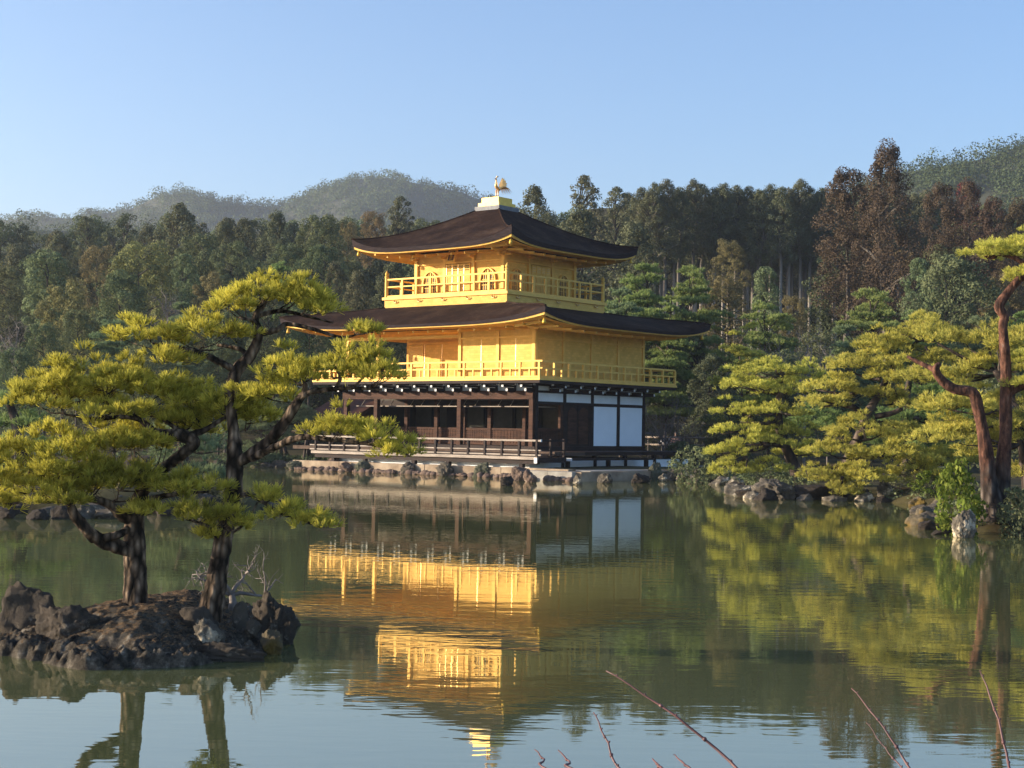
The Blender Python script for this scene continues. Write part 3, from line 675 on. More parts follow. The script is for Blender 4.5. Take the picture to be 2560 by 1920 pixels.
for cx, cy, p, zz, R0 in ((1, -1, r2, 6.94, (Ee, Ss, 2.0)), (-1, -1, r2, 6.94, (Ww, Ss, 2.0)), (1, 1, r2, 6.94, (Ee, Nn, 2.0)), (1, -1, r3, 10.62, (2.75, -2.75, 1.9)), (-1, -1, r3, 10.62, (-2.75, -2.75, 1.9)), (1, 1, r3, 10.62, (2.75, 2.75, 1.9))):
    zi = 6.45 if p is r2 else 10.2
    MB().bar((R0[0], R0[1], zi), (R0[0] + cx * R0[2], R0[1] + cy * R0[2], zz - .1), .16, .18).build('corner_rafter', GOLD2, p)
    q = Vector((R0[0] + cx * R0[2], R0[1] + cy * R0[2], zz - .2))
    MB().lathe(q - Vector((0, 0, .30)), [(.085, 0), (.075, .08), (.05, .17), (.015, .22), (.012, .30)], 8).build('wind_bell', GOLDP, p, True)
# hip ridges
for a in range(4):
    for rw, p, rd in ((row2, r2, .055), (row3, r3, .05)):
        pts = []
        for t in range(0, 15):
            w = rw(t / 14); pts.append(Vector(w[a * len(w) // 4]) + Vector((0, 0, -.01)))
        MB().tube(pts, rd, 6).build('hip_ridge', SHINGLE, p, True)

PANE = basic('dim_window_pane', (.085, .055, .028), (.15, .10, .055), (3, 3, 3), .5, 0, 0)
# --- third storey
b3 = 3.75
lbox('upper_balcony_base', GOLD, -b3, b3, -b3, b3, 7.50, 8.02)
lbox('upper_balcony_floor', GOLD2, -b3 - .09, b3 + .09, -b3 - .09, b3 + .09, 8.022, 8.15)
for k in range(5):
    for sd in 'SE':
        u = -3.0 + 1.5 * k; m = MB()
        m.tube([P3(sd, u - .12, 1.02, 7.97), P3(sd, u - .05, 1.06, 7.88), P3(sd, u + .05, 1.06, 7.88), P3(sd, u + .1, 1.08, 7.95)], .028, 6).build('scroll_bracket', BRONZE, PV, True)
PB = mapper(b3 - .06, -b3 + .06, -b3 + .06, b3 - .06)
for sd in 'SEWN':
    q = span(-b3 + .2, b3 - .2, 8); railing(PB, sd, -b3 + .13, b3 - .13, 0, 8.151, 9.0, q[1:-1], [], 'upper_railing', ext=0)
for x in (-1, 1):
    for y in (-1, 1):
        m = MB(); c = (x * (b3 - .06), y * (b3 - .06), 8.151)
        m.lathe(c, [(.085, 0), (.085, .95), (.1, .97), (.1, 1.0), (.06, 1.03), (.09, 1.1), (.08, 1.16), (.03, 1.24), (.005, 1.29)], 10).build('corner_post', GOLD2, PV)
lbox('upper_wall', GOLD, -2.68, 2.68, -2.68, 2.68, 8.151, 10.25)
for sd in 'SE':
    for u in (-2.66, -.87, .9, 2.66): one('wall_post', GOLD2, P3, sd, u - .085, u + .085, -.069, .03, 8.152, 10.2)
    for z in (8.3, 9.72, 10.08): one('tie_beam', GOLD2, P3, sd, -2.57, 2.57, -.069, .018, z - .04, z + .04)
    # bell shaped windows
    for c in (-1.76, 1.78):
        prof = [(.43, 8.36), (.42, 8.7), (.39, 8.95), (.36, 9.06), (.29, 9.18), (.17, 9.29), (.06, 9.34)]
        ol = [(c + a, z) for a, z in prof] + [(c - a, z) for a, z in prof[::-1]]; n = len(ol)
        ou = [(c + (u - c) * 1.17, z + (.045 if z > 9 else (-.03 if z < 8.5 else .01))) for u, z in ol]
        V = [P3(sd, u, o, z) for o in (-.068, .035) for u, z in ol] + [P3(sd, u, o, z) for o in (-.068, .035) for u, z in ou]
        F = []
        for i in range(n):
            j = (i + 1) % n; F += [(n + i, n + j, 3 * n + j, 3 * n + i), (i, j, n + j, n + i), (2 * n + i, 3 * n + i, 3 * n + j, 2 * n + j)]
        w = MB().add(V, F).build('bell_window', GOLD2, PV)
        MB().add([P3(sd, u, -.055, z) for u, z in ol], [tuple(range(n))]).build('pane', PANE, w)
        lm = MB()
        for k in range(1, 6):
            u = c - .4 + .133 * k; h = np.interp(abs(u - c), [0, .06, .17, .29, .36, .42], [9.34, 9.33, 9.28, 9.17, 9.05, 8.7]); pbox(lm, P3, sd, u - .014, u + .014, -.054, -.02, 8.37, float(h))
        for z in (8.6, 8.85, 9.08): pbox(lm, P3, sd, c - .36, c + .36, -.054, -.018, z - .015, z + .015)
        pbox(lm, P3, sd, c - .035, c + .035, -.054, -.004, 8.37, 9.3)
        lm.build('window_lattice', GOLD2, w)
    # panelled doors between the windows
    d = one('door', GOLD, P3, sd, -.72, .72, -.069, .01, 8.34, 9.64)
    for k in range(4):
        u = -.72 + .36 * k; one('door_stile', BRONZE if sd == 'S' else GOLD2, P3, sd, u - .02, u + .02, .011, .03, 8.35, 9.63, d)
        g = MB()
        for i in range(3): pbox(g, P3, sd, u + .06, u + .30, .0105, .018, 9.34 + .09 * i, 9.37 + .09 * i)
        g.build('door_grille', INSIDE if sd == 'S' else BRONZE, d)
    # bracket clusters under the eave
    for u in (-2.66, -.87, .9, 2.66):
        g = MB(); pbox(g, P3, sd, u - .09, u + .09, .032, .34, 9.92, 10.0); pbox(g, P3, sd, u - .26, u + .26, .10, .20, 10.002, 10.08); pbox(g, P3, sd, u - .08, u + .08, .032, .55, 10.082, 10.16)
        g.build('eave_bracket', GOLD2, PV)
# tilted name plaque with three characters
pl = MB(); fx = P3('S', -.1, 0, 0)
Mt = Matrix.Translation((-.12, -3.12, 10.0)) @ Matrix.Rotation(R(-22), 4, 'X')
def tbox(x0, x1, y0, y1, z0, z1):
    m = MB().box(x0, x1, y0, y1, z0, z1); m.v = [tuple(Mt @ Vector(v)) for v in m.v]; return m
pq = tbox(-.26, .26, 0, .06, -.32, .32).build('name_plaque', GOLD2, PV)
tbox(-.17, .17, -.012, -.001, -.24, .24).build('plaque_face', SCROLLC, pq)
def plaque_text():
    cu = bpy.data.curves.new('lettering', 'FONT'); cu.body = '究\n竟\n頂'; cu.size = .17; cu.align_x = 'CENTER'; cu.space_line = .85; cu.extrude = .004
    o = bpy.data.objects.new('lettering', cu); COL.objects.link(o); bpy.context.view_layer.update()
    me = bpy.data.meshes.new_from_object(o.evaluated_get(bpy.context.evaluated_depsgraph_get())); bpy.data.objects.remove(o)
    me.materials.clear(); me.materials.append(GOLDP); o = link('lettering', me, pq)
    o.matrix_local = Mt @ Matrix.Translation((0, -.018, .10)) @ Matrix.Rotation(R(90), 4, 'X')
plaque_text()
# apex box
fb = lbox('finial_base', LEAD, -.76, .76, -.76, .76, 12.40, 12.62)
lbox('finial_box', GOLDP, -.64, .64, -.64, .64, 12.622, 12.80, fb); lbox('finial_box', GOLDP, -.52, .52, -.52, .52, 12.802, 13.06, fb)

# --- the low annexe roof on the west side, mostly behind the island pine
m = MB(); a = [(-9.6, -3.4), (-6.0, -3.4), (-6.0, .6), (-9.6, .6)]
V = [(-9.6, -3.4, 2.45), (-6.0, -3.4, 2.45), (-6.0, -1.4, 3.35), (-9.6, -1.4, 3.35), (-9.6, .6, 2.45), (-6.0, .6, 2.45)]
V += [(x, y, z - .14) for x, y, z in V]
m.add(V, [(0, 1, 2, 3), (3, 2, 5, 4), (6, 9, 8, 7), (9, 10, 11, 8), (0, 6, 7, 1), (1, 7, 8, 2), (2, 8, 11, 5), (5, 11, 10, 4), (4, 10, 9, 3), (3, 9, 6, 0)])
ann = m.build('annexe_roof', BROWNWOOD, PV)
for x in (-9.3, -7.6): 
    for y in (-3.2, .4): lbox('annexe_post', DARKWOOD, x - .07, x + .07, y - .07, y + .07, -.3, 2.44, ann)
lbox('annexe_floor', DARKWOOD, -9.5, -6.0, -3.3, .5, .8, .92, ann)

# --- statue seated in the dark room
st = thing('seated_statue', 'dark seated statue on a dais inside the open ground floor room', 'statue', wl(2.6, -.3, 1.241), -TH)
m = MB(); m.box(-.75, .75, -.45, .45, .001, .5).build('dais', INSIDE, st)
m = MB(); m.lathe((0, 0, .502), [(.58, 0), (.6, .12), (.42, .25), (.34, .45), (.33, .62), (.2, .74), (.09, .78), (.09, .82), (.145, .9), (.155, 1.0), (.12, 1.1), (.06, 1.16), (.05, 1.22), (.01, 1.25)], 14).build('figure', INSIDE, st, True)

# --- phoenix
ph = thing('phoenix_statue', 'gilt bronze phoenix with raised wings on the golden roof finial', 'statue', wl(0, 0, 13.06), -TH)
d = Vector((.034, -1, 0)); s_ = Vector((-d.y, d.x, 0)); U = Vector((0, 0, 1))
def pp(f, s, u): return d * f + s_ * s + U * u
m = MB()
for s in (-.06, .06):
    m.tube([pp(.0, s, .001), pp(.0, s, .2), pp(-.02, s, .42)], [.028, .022, .05], 6)
    for a in (-.5, 0, .5): m.tube([pp(.0, s, .02), pp(.09, s + a * .1, .015)], [.015, .006], 5)
m.tube([pp(-.24, 0, .44), pp(-.12, 0, .46), pp(.02, 0, .52), pp(.10, 0, .60), pp(.11, 0, .72), pp(.08, 0, .84), pp(.10, 0, .93), pp(.15, 0, .95)], [.03, .07, .085, .07, .04, .03, .045, .025], 8)
m.tube([pp(.15, 0, .95), pp(.23, 0, .92)], [.028, .004], 6)
for k in range(4): m.tube([pp(.10, 0, .97), pp(.06 - .05 * k, 0, 1.06 + .01 * k), pp(.08 - .06 * k, 0, 1.1)], [.016, .012, .006], 5)
m.build('body', BRONZE, ph, True)
for sg, sc in ((1, 1.), (-1, .72)):
    ol = [(.04, .56), (.06, .70), (.13, .86), (.20, 1.02), (.24, .94), (.29, .98), (.30, .87), (.37, .87), (.36, .77), (.43, .73), (.38, .66), (.44, .60), (.30, .57), (.14, .50)]
    n = len(ol); V = [pp(-.06 - .35 * a_ + o, sg * a_ * sc, .55 + (u - .55) * (.6 + .4 * sc)) for o in (-.012, .012) for a_, u in ol]
    MB().add(V, [tuple(range(n - 1, -1, -1)), tuple(range(n, 2 * n))] + [(i, (i + 1) % n, n + (i + 1) % n, n + i) for i in range(n)]).build('wing', BRONZE, ph)
m = MB()
for k in range(9):
    t = k / 8; y = -.22 + .44 * t
    m.tube([pp(-.2, 0, .46), pp(-.42, y * .5, .60 + .04 * math.sin(k)), pp(-.62, y, .55), pp(-.78, y * 1.3, .38 - .08 * (k % 2))], [.02, .024, .02, .006], 5)
m.build('tail', BRONZE, ph, True)

# --- stone embankment under the pavilion
emb = thing('stone_embankment', 'tan cut stone embankment running along the water under the pavilion', 'embankment', (PX0, PY0, 0), -TH)
x0 = -4.6; rng = random.Random(4); sl = MB()
x = x0; k = 0
while x < 10.9:
    w = 1.3 + rng.random() * .9; x1 = min(x + w, 11.0); lbox('coping_stone', CUTSTONE, x, x1 - .012, -8.68 + rng.uniform(-.012, .012), -8.2, -.4, .43 + rng.uniform(-.012, .012), emb); x = x1
lbox('terrace', SLAB, -4.6, 8.6, -8.19, 7.0, -.4, .38, emb)
lbox('terrace', SLAB, 8.602, 11.7, -8.19, -1.2, -.4, .384, emb)
x = 9.3
for w in (1.25, 1.2): lbox('coping_stone', SLAB, x, x + w - .012, -9.45, -8.682, -.4, .36, emb); x += w
y = -9.2
for w in (1.5, 1.9, 1.6, 1.8): lbox('coping_stone', CUTSTONE, 11.702, 12.0, y, y + w - .012, -.4, .36, emb); y += w

# ------------------------------------------------------------------ rocks
_ico = bmesh.new(); bmesh.ops.create_icosphere(_ico, subdivisions=4, radius=1.)
ICO_V = np.array([v.co[:] for v in _ico.verts]); ICO_F = np.array([[v.index for v in f.verts] for f in _ico.faces]); _ico.free()
_ico = bmesh.new(); bmesh.ops.create_icosphere(_ico, subdivisions=5, radius=1.)
ICO5_V = np.array([v.co[:] for v in _ico.verts]); ICO5_F = np.array([[v.index for v in f.verts] for f in _ico.faces]); _ico.free()
def rock_mesh(seed, sx, sy, sz, m, cuts=12, rough=.19, tilt=0., fine=False):
    """an angular boulder: a ball cut by planes, then broken up by noise"""
    rng = np.random.default_rng(seed); V = (ICO5_V if fine else ICO_V).copy()
    for _ in range(cuts):
        n = rng.normal(size=3); n[2] = n[2] * .8 + .15; n /= np.linalg.norm(n); d = .50 + .34 * rng.random()
        e = np.maximum(0, V @ n - d); V -= n * (e * .93)[:, None]
    off = Vector(rng.random(3) * 40)
    for i in range(len(V)):
        p = Vector(V[i]); k = mnoise.fractal(p * 2.3 + off, .75, 2.1, 6) + .8 * abs(mnoise.noise(p * 3.5 + off)) + .5 * mnoise.noise(p * 9 + off)
        if fine: k += .55 * (.35 - abs(mnoise.noise(p * 6 + off))) + .45 * mnoise.noise(p * 15 + off) + .3 * mnoise.noise(p * 30 + off)
        V[i] *= 1 + rough * k
    V /= np.abs(V).max(0); V *= np.array([sx, sy, sz])
    if tilt: c, s = math.cos(tilt), math.sin(tilt); V = np.stack([V[:, 0] * c + V[:, 2] * s, V[:, 1], -V[:, 0] * s + V[:, 2] * c], 1)
    return mesh_np('rock', V, ICO5_F if fine else ICO_F, m)
def rock(cx, ybot, w, h, m, label, seed, z=0., dy=.8, group=None, sink=.35, cuts=12, Y=None, tilt=0., cat='rock', fine=False):
    """a rock whose foot shows at (cx, ybot) in the photograph, w by h pixels"""
    p = gp(cx, ybot, z) if Y is None else at(cx, ybot, Y)
    s = p.y / FPX; hw, hh = w * s / 2, h * s
    hy = hw * dy; H = hh * (1 + sink) / 2
    o = link('rock', rock_mesh(seed, hw, hy, H, m, cuts, tilt=tilt, fine=fine), None, (p.x, p.y + hy * .8, p.z + hh - H))
    return tag(o, label, cat, group)
def c4(x, y): return 660 + x / 3.16, 1080 + y / 3.16
def c3(x, y): return 1300 + x / 3.16, 1040 + y / 3.16
def c8(x, y): return 2160 + x / 3.77, 1040 + y / 3.77
def c6(x, y): return x / 2.2419, 1180 + y / 2.2419
G1 = 'rocks along the foot of the pavilion embankment'
for k, (x, y, w, h, m, lab, cu) in enumerate([
    (262, 298, 160, 66, ROCK_GREEN, 'low flat green rock in the water below the wooden prop legs', 8),
    (405, 300, 115, 80, ROCK_GREY, 'rough grey rock beside the low flat green one left of the embankment', 14),
    (545, 305, 130, 105, ROCK_TAN, 'tan upright rock carrying the westmost deck post', 10),
    (650, 315, 115, 75, ROCK_TAN, 'knobbly tan rock right of the upright tan one', 18),
    (790, 320, 150, 110, ROCK_GREEN, 'dark conical rock under the second deck post', 9),
    (1155, 335, 140, 90, ROCK_GREY, 'split grey rock under the third deck post', 16),
    (1440, 348, 160, 105, ROCK_GREY, 'jagged grey brown rock under the fourth deck post', 18),
    (1725, 358, 145, 118, ROCK_GREEN, 'rounded grey hump of rock under the fifth deck post', 7),
    (1905, 424, 115, 84, ROCK_DARK, 'small black rock standing alone in the water before the embankment', 9),
    (2018, 385, 145, 125, ROCK_TAN, 'pinkish leaning rock under the eastmost deck post', 10),
    (2100, 396, 100, 95, ROCK_TAN, 'pale pink and black rock touching the corner of the embankment', 12)]):
    rock(*c4(x, y), w / 3.16 * 1.2, h / 3.16 * 1.15, m, lab, 20 + k, group=G1, cuts=cu, fine=True)
G2 = 'rocks along the right shore'
for k, (x, y, w, h, m, lab, cu) in enumerate([
    (458, 545, 76, 78, ROCK_PALE, 'small pale upright rock in the water off the terrace corner', 9),
    (675, 530, 125, 74, ROCK_GREY, 'flat topped square rock in the water before the terrace', 5),
    (945, 530, 180, 84, ROCK_DARK, 'low dark sloping rock beside the tall pale standing stone', 10),
    (1072, 505, 120, 140, ROCK_GREEN, 'tall pale standing stone with a pointed top right of the terrace', 8),
    (1140, 515, 85, 60, ROCK_PALE, 'small white stone at the foot of the tall pale standing stone', 9),
    (1210, 510, 95, 100, ROCK_GREY, 'tilted grey slab right of the tall pale standing stone', 8),
    (1305, 515, 125, 112, ROCK_PALE, 'white rough rock jutting from the bank under a dark bush', 16),
    (1410, 515, 85, 90, ROCK_GREY, 'rounded grey rock right of the white rough one', 10),
    (1540, 520, 190, 92, ROCK_DARK, 'long dark ledge of rock under the layered pine', 14),
    (1560, 520, 90, 36, ROCK_TAN, 'small tan stone at the waterline under the long dark ledge', 9),
    (1760, 530, 170, 100, ROCK_GREY, 'pale streaked grey rock below the layered pine trunk', 11),
    (1905, 535, 95, 110, ROCK_TAN, 'broken tan post of rock left of the big grey boulder', 8),
    (2030, 660, 380, 185, ROCK_GREY, 'big grey boulder at the waterline below the layered pine', 13)]):
    rock(*c3(x, y), w / 3.16 * 1.08, h / 3.16 * 1.08, m, lab, 50 + k, group=G2, cuts=cu, fine=True)
for k, (x, y, w, h, m, lab, cu) in enumerate([
    (1500, 1250, 0, 0, None, '', 0),
    (225, 800, 185, 235, ROCK_PALE, 'tall grey rounded stone standing at the water right of the yellow pine', 8),
    (20, 805, 130, 120, ROCK_DARK, 'dark rock under the drooping yellow pine branches', 12),
    (60, 760, 80, 70, ROCK_GREY, 'small pale grey stone showing under the yellow pine branches', 10),
    (945, 1150, 270, 300, ROCK_PALE, 'large black and white lichen covered rock in front of the twin trunk pine', 10),
    (590, 825, 120, 120, ROCK_PALE, 'pale slab leaning out of the bank below the bright green bush', 6),
    (735, 1000, 200, 110, ROCK_MOSS, 'orange brown mossy rock left of the lichen covered rock', 10),
    (1170, 1000, 210, 110, ROCK_GREY, 'low grey rock between the lichen covered rock and the twin trunks', 12),
    (1320, 1100, 270, 140, ROCK_GREY, 'broad pale rock at the waterline right of the lichen covered rock', 14),
    (1180, 1070, 150, 80, ROCK_MOSS, 'yellow mossy rock at the waterline beside the broad pale rock', 9),
    (1490, 1135, 60, 70, ROCK_PALE, 'small white stone at the right edge of the bank', 8),
    (430, 810, 200, 105, ROCK_MOSS, 'mossy brown rock under the small green shrub on the shore', 12)]):
    if m: rock(*c8(x, y), w / 3.77, h / 3.77, m, lab, 80 + k, group=G2, cuts=cu, fine=True)
for k, (x, y, w, h, m, lab) in enumerate([
    (2032, 1250, 110, 50, ROCK_DARK, 'low dark rock right of the big grey boulder'),
    (2095, 1251, 70, 34, ROCK_DARK, 'flat dark stone at the waterline under the drooping yellow pine'),
    (2250, 1251, 60, 34, ROCK_DARK, 'dark stone at the foot of the tall grey rounded stone')]):
    rock(x, y, w, h, m, lab, 120 + k, group=G2)
G3 = 'rocks on the bank behind the island'
for k, (x, y, w, h, m, lab) in enumerate([
    (20, 262, 170, 90, ROCK_DARK, 'dark rock at the far left end of the bank behind the island'),
    (190, 268, 150, 60, ROCK_DARK, 'low dark stone left of the bent limb on the bank behind the island'),
    (345, 262, 150, 100, ROCK_DARK, 'dark rock seen behind the bent lower limb of the left island pine'),
    (480, 258, 120, 90, ROCK_GREY, 'grey rock just right of the bent limb on the bank behind the island'),
    (665, 225, 130, 95, ROCK_GREY, 'pale grey rock seen left of the left island pine trunk'),
    (600, 262, 210, 60, ROCK_GREY, 'flat grey stone at the waterline left of the left island trunk'),
    (900, 250, 120, 110, ROCK_DARK, 'dark rock between the two island trunks on the bank behind'),
    (1085, 225, 235, 110, ROCK_GREY, 'broad grey boulder seen between the two island trunks'),
    (1210, 180, 110, 100, ROCK_GREY, 'grey rock touching the right island trunk on the bank behind'),
    (1595, 190, 130, 60, ROCK_DARK, 'small dark rock alone in the water right of the right island trunk')]):
    rock(*c6(x, y), w / 2.2419, h / 2.2419, m, lab, 140 + k, group=G3)
def shore_row(path, n, smin, smax, label, group, seed, mats):
    rg = random.Random(seed); P = [Vector((x, y, 0)) for x, y in path]; ln = [(b - a).length for a, b in zip(P, P[1:])]; T = sum(ln)
    for k in range(n):
        u = T * (k + rg.random() * .7) / n; i = 0
        while i < len(ln) - 1 and u > ln[i]: u -= ln[i]; i += 1
        p = P[i].lerp(P[i + 1], u / ln[i]) + Vector((rg.uniform(-.15, .15), rg.uniform(-.1, .3), 0)); w = rg.uniform(smin, smax)
        tag(link('rock', rock_mesh(seed * 100 + k, w * rg.uniform(.8, 1.3), w * .8, w * rg.uniform(.45, .8), rg.choice(mats), 10), None, (p.x, p.y, w * .12)), label, 'rock', group)
shore_row([(8.6, 30.5), (8.9, 33), (10.1, 38), (11.7, 43), (10.5, 46.1)], 12, .2, .42, 'dark rock in the low row along the right bank edge', G2, 7, [ROCK_DARK, ROCK_MOSS, ROCK_GREY])
shore_row([(10.5, 46.1), (9.2, 45.8), (7.4, 45.7), (7.4, 50), (8.3, 58), (7.3, 62.3)], 22, .25, .5, 'rock in the broken row along the shore under the pines', G2, 8, [ROCK_DARK, ROCK_GREY, ROCK_PALE])
shore_row([(-15.5, 34.6), (-13, 33.4), (-10.6, 33.2), (-8, 33.8), (-6.2, 34.8), (-5.1, 36.2)], 20, .2, .45, 'dark rock in the row along the bank behind the island', G3, 9, [ROCK_DARK, ROCK_GREY])
shore_row([(-22, 76.6), (-16, 75), (-11, 74), (-7.5, 71.5)], 14, .3, .6, 'dark rock in the row along the far shore left of the pavilion', 'rocks on the far shore left of the pavilion', 10, [ROCK_DARK, ROCK_GREY])
def rubble():
    """the row of small stones along the embankment foot, past counting"""
    rng = np.random.default_rng(8); VV = []; FF = []; n = 0
    ic = bmesh.new(); bmesh.ops.create_icosphere(ic, subdivisions=2, radius=1.); v0 = np.array([v.co[:] for v in ic.verts]); f0 = np.array([[v.index for v in f.verts] for f in ic.faces]); ic.free()
    for k in range(190):
        x = -4.6 + 16.4 * rng.random(); y = -8.78 - .16 * rng.random() - (.75 if x > 9.2 else 0); s = .06 + .13 * rng.random()
        v = v0.copy()
        for _ in range(6):
            d = rng.normal(size=3); d /= np.linalg.norm(d); e = np.maximum(0, v @ d - .6); v -= d * e[:, None]
        v = v * np.array([1 + .6 * rng.random(), 1, .7 + .4 * rng.random()]) * s
        p = wl(x, y, .02 + .05 * rng.random()); VV.append(v + np.array(p)); FF.append(f0 + n); n += len(v0)
    tag(link('rubble', mesh_np('rubble', np.concatenate(VV), np.concatenate(FF), ROCK_TAN)), 'row of small rough stones at the waterline along the embankment', 'rubble', kind='stuff')
rubble()

# ------------------------------------------------------------------ the island in front
def island_b(t, out):
    v = coords(t, (1, 1, 1)); g = N(t, 'NewGeometry'); sx = N(t, 'SeparateXYZ'); t.links.new(g.outputs['True Normal'], sx.inputs[0])
    n = N(t, 'TexNoise', Scale=9., Detail=8., Roughness=.7); t.links.new(v, n.inputs['Vector'])
    n2 = N(t, 'TexNoise', Scale=70., Detail=6., Roughness=.8); t.links.new(v, n2.inputs['Vector'])
    rk = ramp(t, n.outputs[0], [(.32, (.012, .010, .008)), (.47, (.070, .057, .043)), (.58, (.15, .125, .095)), (.68, (.36, .31, .24))])
    lt = ramp(t, n2.outputs[0], [(.34, (.030, .017, .009)), (.50, (.16, .095, .050)), (.64, (.38, .25, .115))])
    ad = N(t, 'Math', operation='MULTIPLY_ADD'); ad.inputs[1].default_value = .35; t.links.new(n.outputs[0], ad.inputs[0]); t.links.new(sx.outputs[2], ad.inputs[2])
    f = ramp(t, ad.outputs[0], [(.98, (0, 0, 0)), (1.08, (1, 1, 1))]); f2 = N(t, 'MapRange'); f2.inputs['From Min'].default_value = .90; f2.inputs['From Max'].default_value = 1.06
    t.links.new(ad.outputs[0], f2.inputs[0]); mx = N(t, 'MixRGB'); t.links.new(f2.outputs[0], mx.inputs[0]); t.links.new(rk.outputs[0], mx.inputs[1]); t.links.new(lt.outputs[0], mx.inputs[2])
    p = N(t, 'BsdfPrincipled', Roughness=.95); p.inputs['Specular IOR Level'].default_value = .15; t.links.new(mx.outputs[0], p.inputs['Base Color'])
    bp = N(t, 'Bump', Strength=1., Distance=.03); t.links.new(n2.outputs[0], bp.inputs['Height']); t.links.new(bp.outputs[0], p.inputs['Normal']); t.links.new(p.outputs[0], out.inputs[0])
ISLAND = mat('island_rock_and_litter', island_b)
def build_island():
    edge = [c6(x, y) for x, y in ((12, 1028), (140, 1062), (280, 1092), (500, 1106), (800, 1106), (1080, 1092), (1290, 1050), (1480, 1012), (1600, 950), (1640, 860))]
    pts = [gp(a, b) for a, b in edge]
    back = [Vector((-2.15, 15.6, 0)), Vector((-2.9, 16.1, 0)), Vector((-3.8, 15.6, 0)), Vector((-4.45, 14.3, 0)), Vector((-4.5, 13.3, 0))]
    poly = [(p.x, p.y) for p in pts + back]
    xs = np.arange(-4.9, -1.6, .02); ys = np.arange(11.9, 16.5, .02); X, Y = np.meshgrid(xs, ys)
    d = -sdist(X, Y, poly) + .20 * (fbm(X * 3, Y * 3, 2) - .47) + .10 * (fbm(X * 9, Y * 9, 12) - .47)
    h = -.25 + .25 * sstep(d, -.12, .02) + .06 * sstep(d, -.01, .08) + .29 * sstep(d, .04, 1.05)
    rg = 1 - np.abs(2 * fbm(X * 5, Y * 5, 7, 4) - .95) * 2.2; r2 = 1 - np.abs(2 * fbm(X * 14, Y * 14, 17, 4) - .95) * 2.2; edge_w = 1 - .72 * sstep(d, .15, .55)
    h = h + ((rg - .45) * .13 + (r2 - .45) * .055) * sstep(d, -.05, .06) * edge_w + .02 * (fbm(X * 40, Y * 40, 19, 2) - .4)
    nx = len(xs); V = np.stack([X.ravel(), Y.ravel(), h.ravel()], 1)
    i, j = np.meshgrid(np.arange(nx - 1), np.arange(len(ys) - 1)); a = (j * nx + i).ravel(); F = np.stack([a, a + 1, a + nx + 1, a + nx], 1)
    F = F[(V[F][:, :, 2].max(1) > -.2)]
    tag(link('island_ground', mesh_np('island_ground', V, F, ISLAND, True)), kind='structure')
build_island()
G4 = 'rocks of the pine island'
for k, (x, y, w, h, m, lab, cu, Y, dy, tl) in enumerate([
    (150, 930, 330, 300, ROCK_DARK, 'tall dark angular boulder with a pale left face at the island left end', 6, 13.55, .8, .15),
    (330, 975, 400, 215, ROCK_DARK, 'big rounded dark boulder on the front left of the island', 11, 13.05, .7, 0),
    (620, 830, 400, 95, ROCK_DARK, 'long low rock ridge behind the left trunk foot on the island', 12, 14.3, .6, 0),
    (785, 895, 160, 78, ROCK_DARK, 'small triangular dark rock in the middle of the island', 7, 13.3, .8, 0),
    (868, 895, 66, 48, ROCK_GREY, 'small grey stone right of the triangular dark rock', 8, 13.3, .8, 0),
    (950, 770, 230, 84, ROCK_DARK, 'flat sloping rock at the back of the island between the trunks', 7, 15.0, .7, 0),
    (895, 815, 170, 80, ROCK_DARK, 'low dark rock in front of the flat sloping one between the trunks', 8, 14.2, .7, 0),
    (1095, 890, 230, 125, ROCK_DARK, 'dark tilted rock before the right trunk foot', 6, 13.35, .8, .3),
    (1165, 965, 160, 130, ROCK_PALE, 'lichen topped rock near the front right of the island', 7, 13.0, .8, 0),
    (1500, 960, 290, 250, ROCK_DARK, 'massive dark boulder with a pale left face at the island right end', 8, 13.9, .8, 0),
    (1345, 855, 90, 140, ROCK_GREY, 'thin pale upright slab left of the massive right boulder', 5, 13.7, .5, .12),
    (1590, 985, 120, 190, ROCK_DARK, 'black rock at the outermost right tip of the island', 9, 13.9, .8, 0),
    (390, 1105, 220, 92, ROCK_DARK, 'square faced rock at the island front waterline', 6, 12.55, .6, 0),
    (610, 1090, 100, 62, ROCK_DARK, 'small pyramid rock right of the square faced one at the waterline', 5, 12.5, .8, 0),
    (850, 1110, 420, 92, ROCK_DARK, 'long rough rock along the island front waterline', 16, 12.55, .35, 0),
    (1270, 1075, 420, 110, ROCK_DARK, 'long overhanging black rock along the front right waterline', 13, 12.85, .4, 0),
    (1510, 1000, 130, 110, ROCK_MOSS, 'brown mossy rock under the massive right boulder', 9, 13.25, .7, 0),
    (660, 870, 70, 50, ROCK_DARK, 'small knob of rock left of the triangular rock', 9, 13.5, .8, 0),
    (1410, 900, 90, 60, ROCK_GREY, 'pale flat stone beside the thin upright slab', 8, 13.4, .8, 0)]):
    rock(*c6(x, y), w / 2.2419 * 1.15, h / 2.2419 * 1.18, ROCK_ISLE if m is ROCK_DARK else m, lab, 160 + k, group=G4, cuts=cu, Y=Y, dy=dy, tilt=tl, sink=.5, fine=cu > 6)

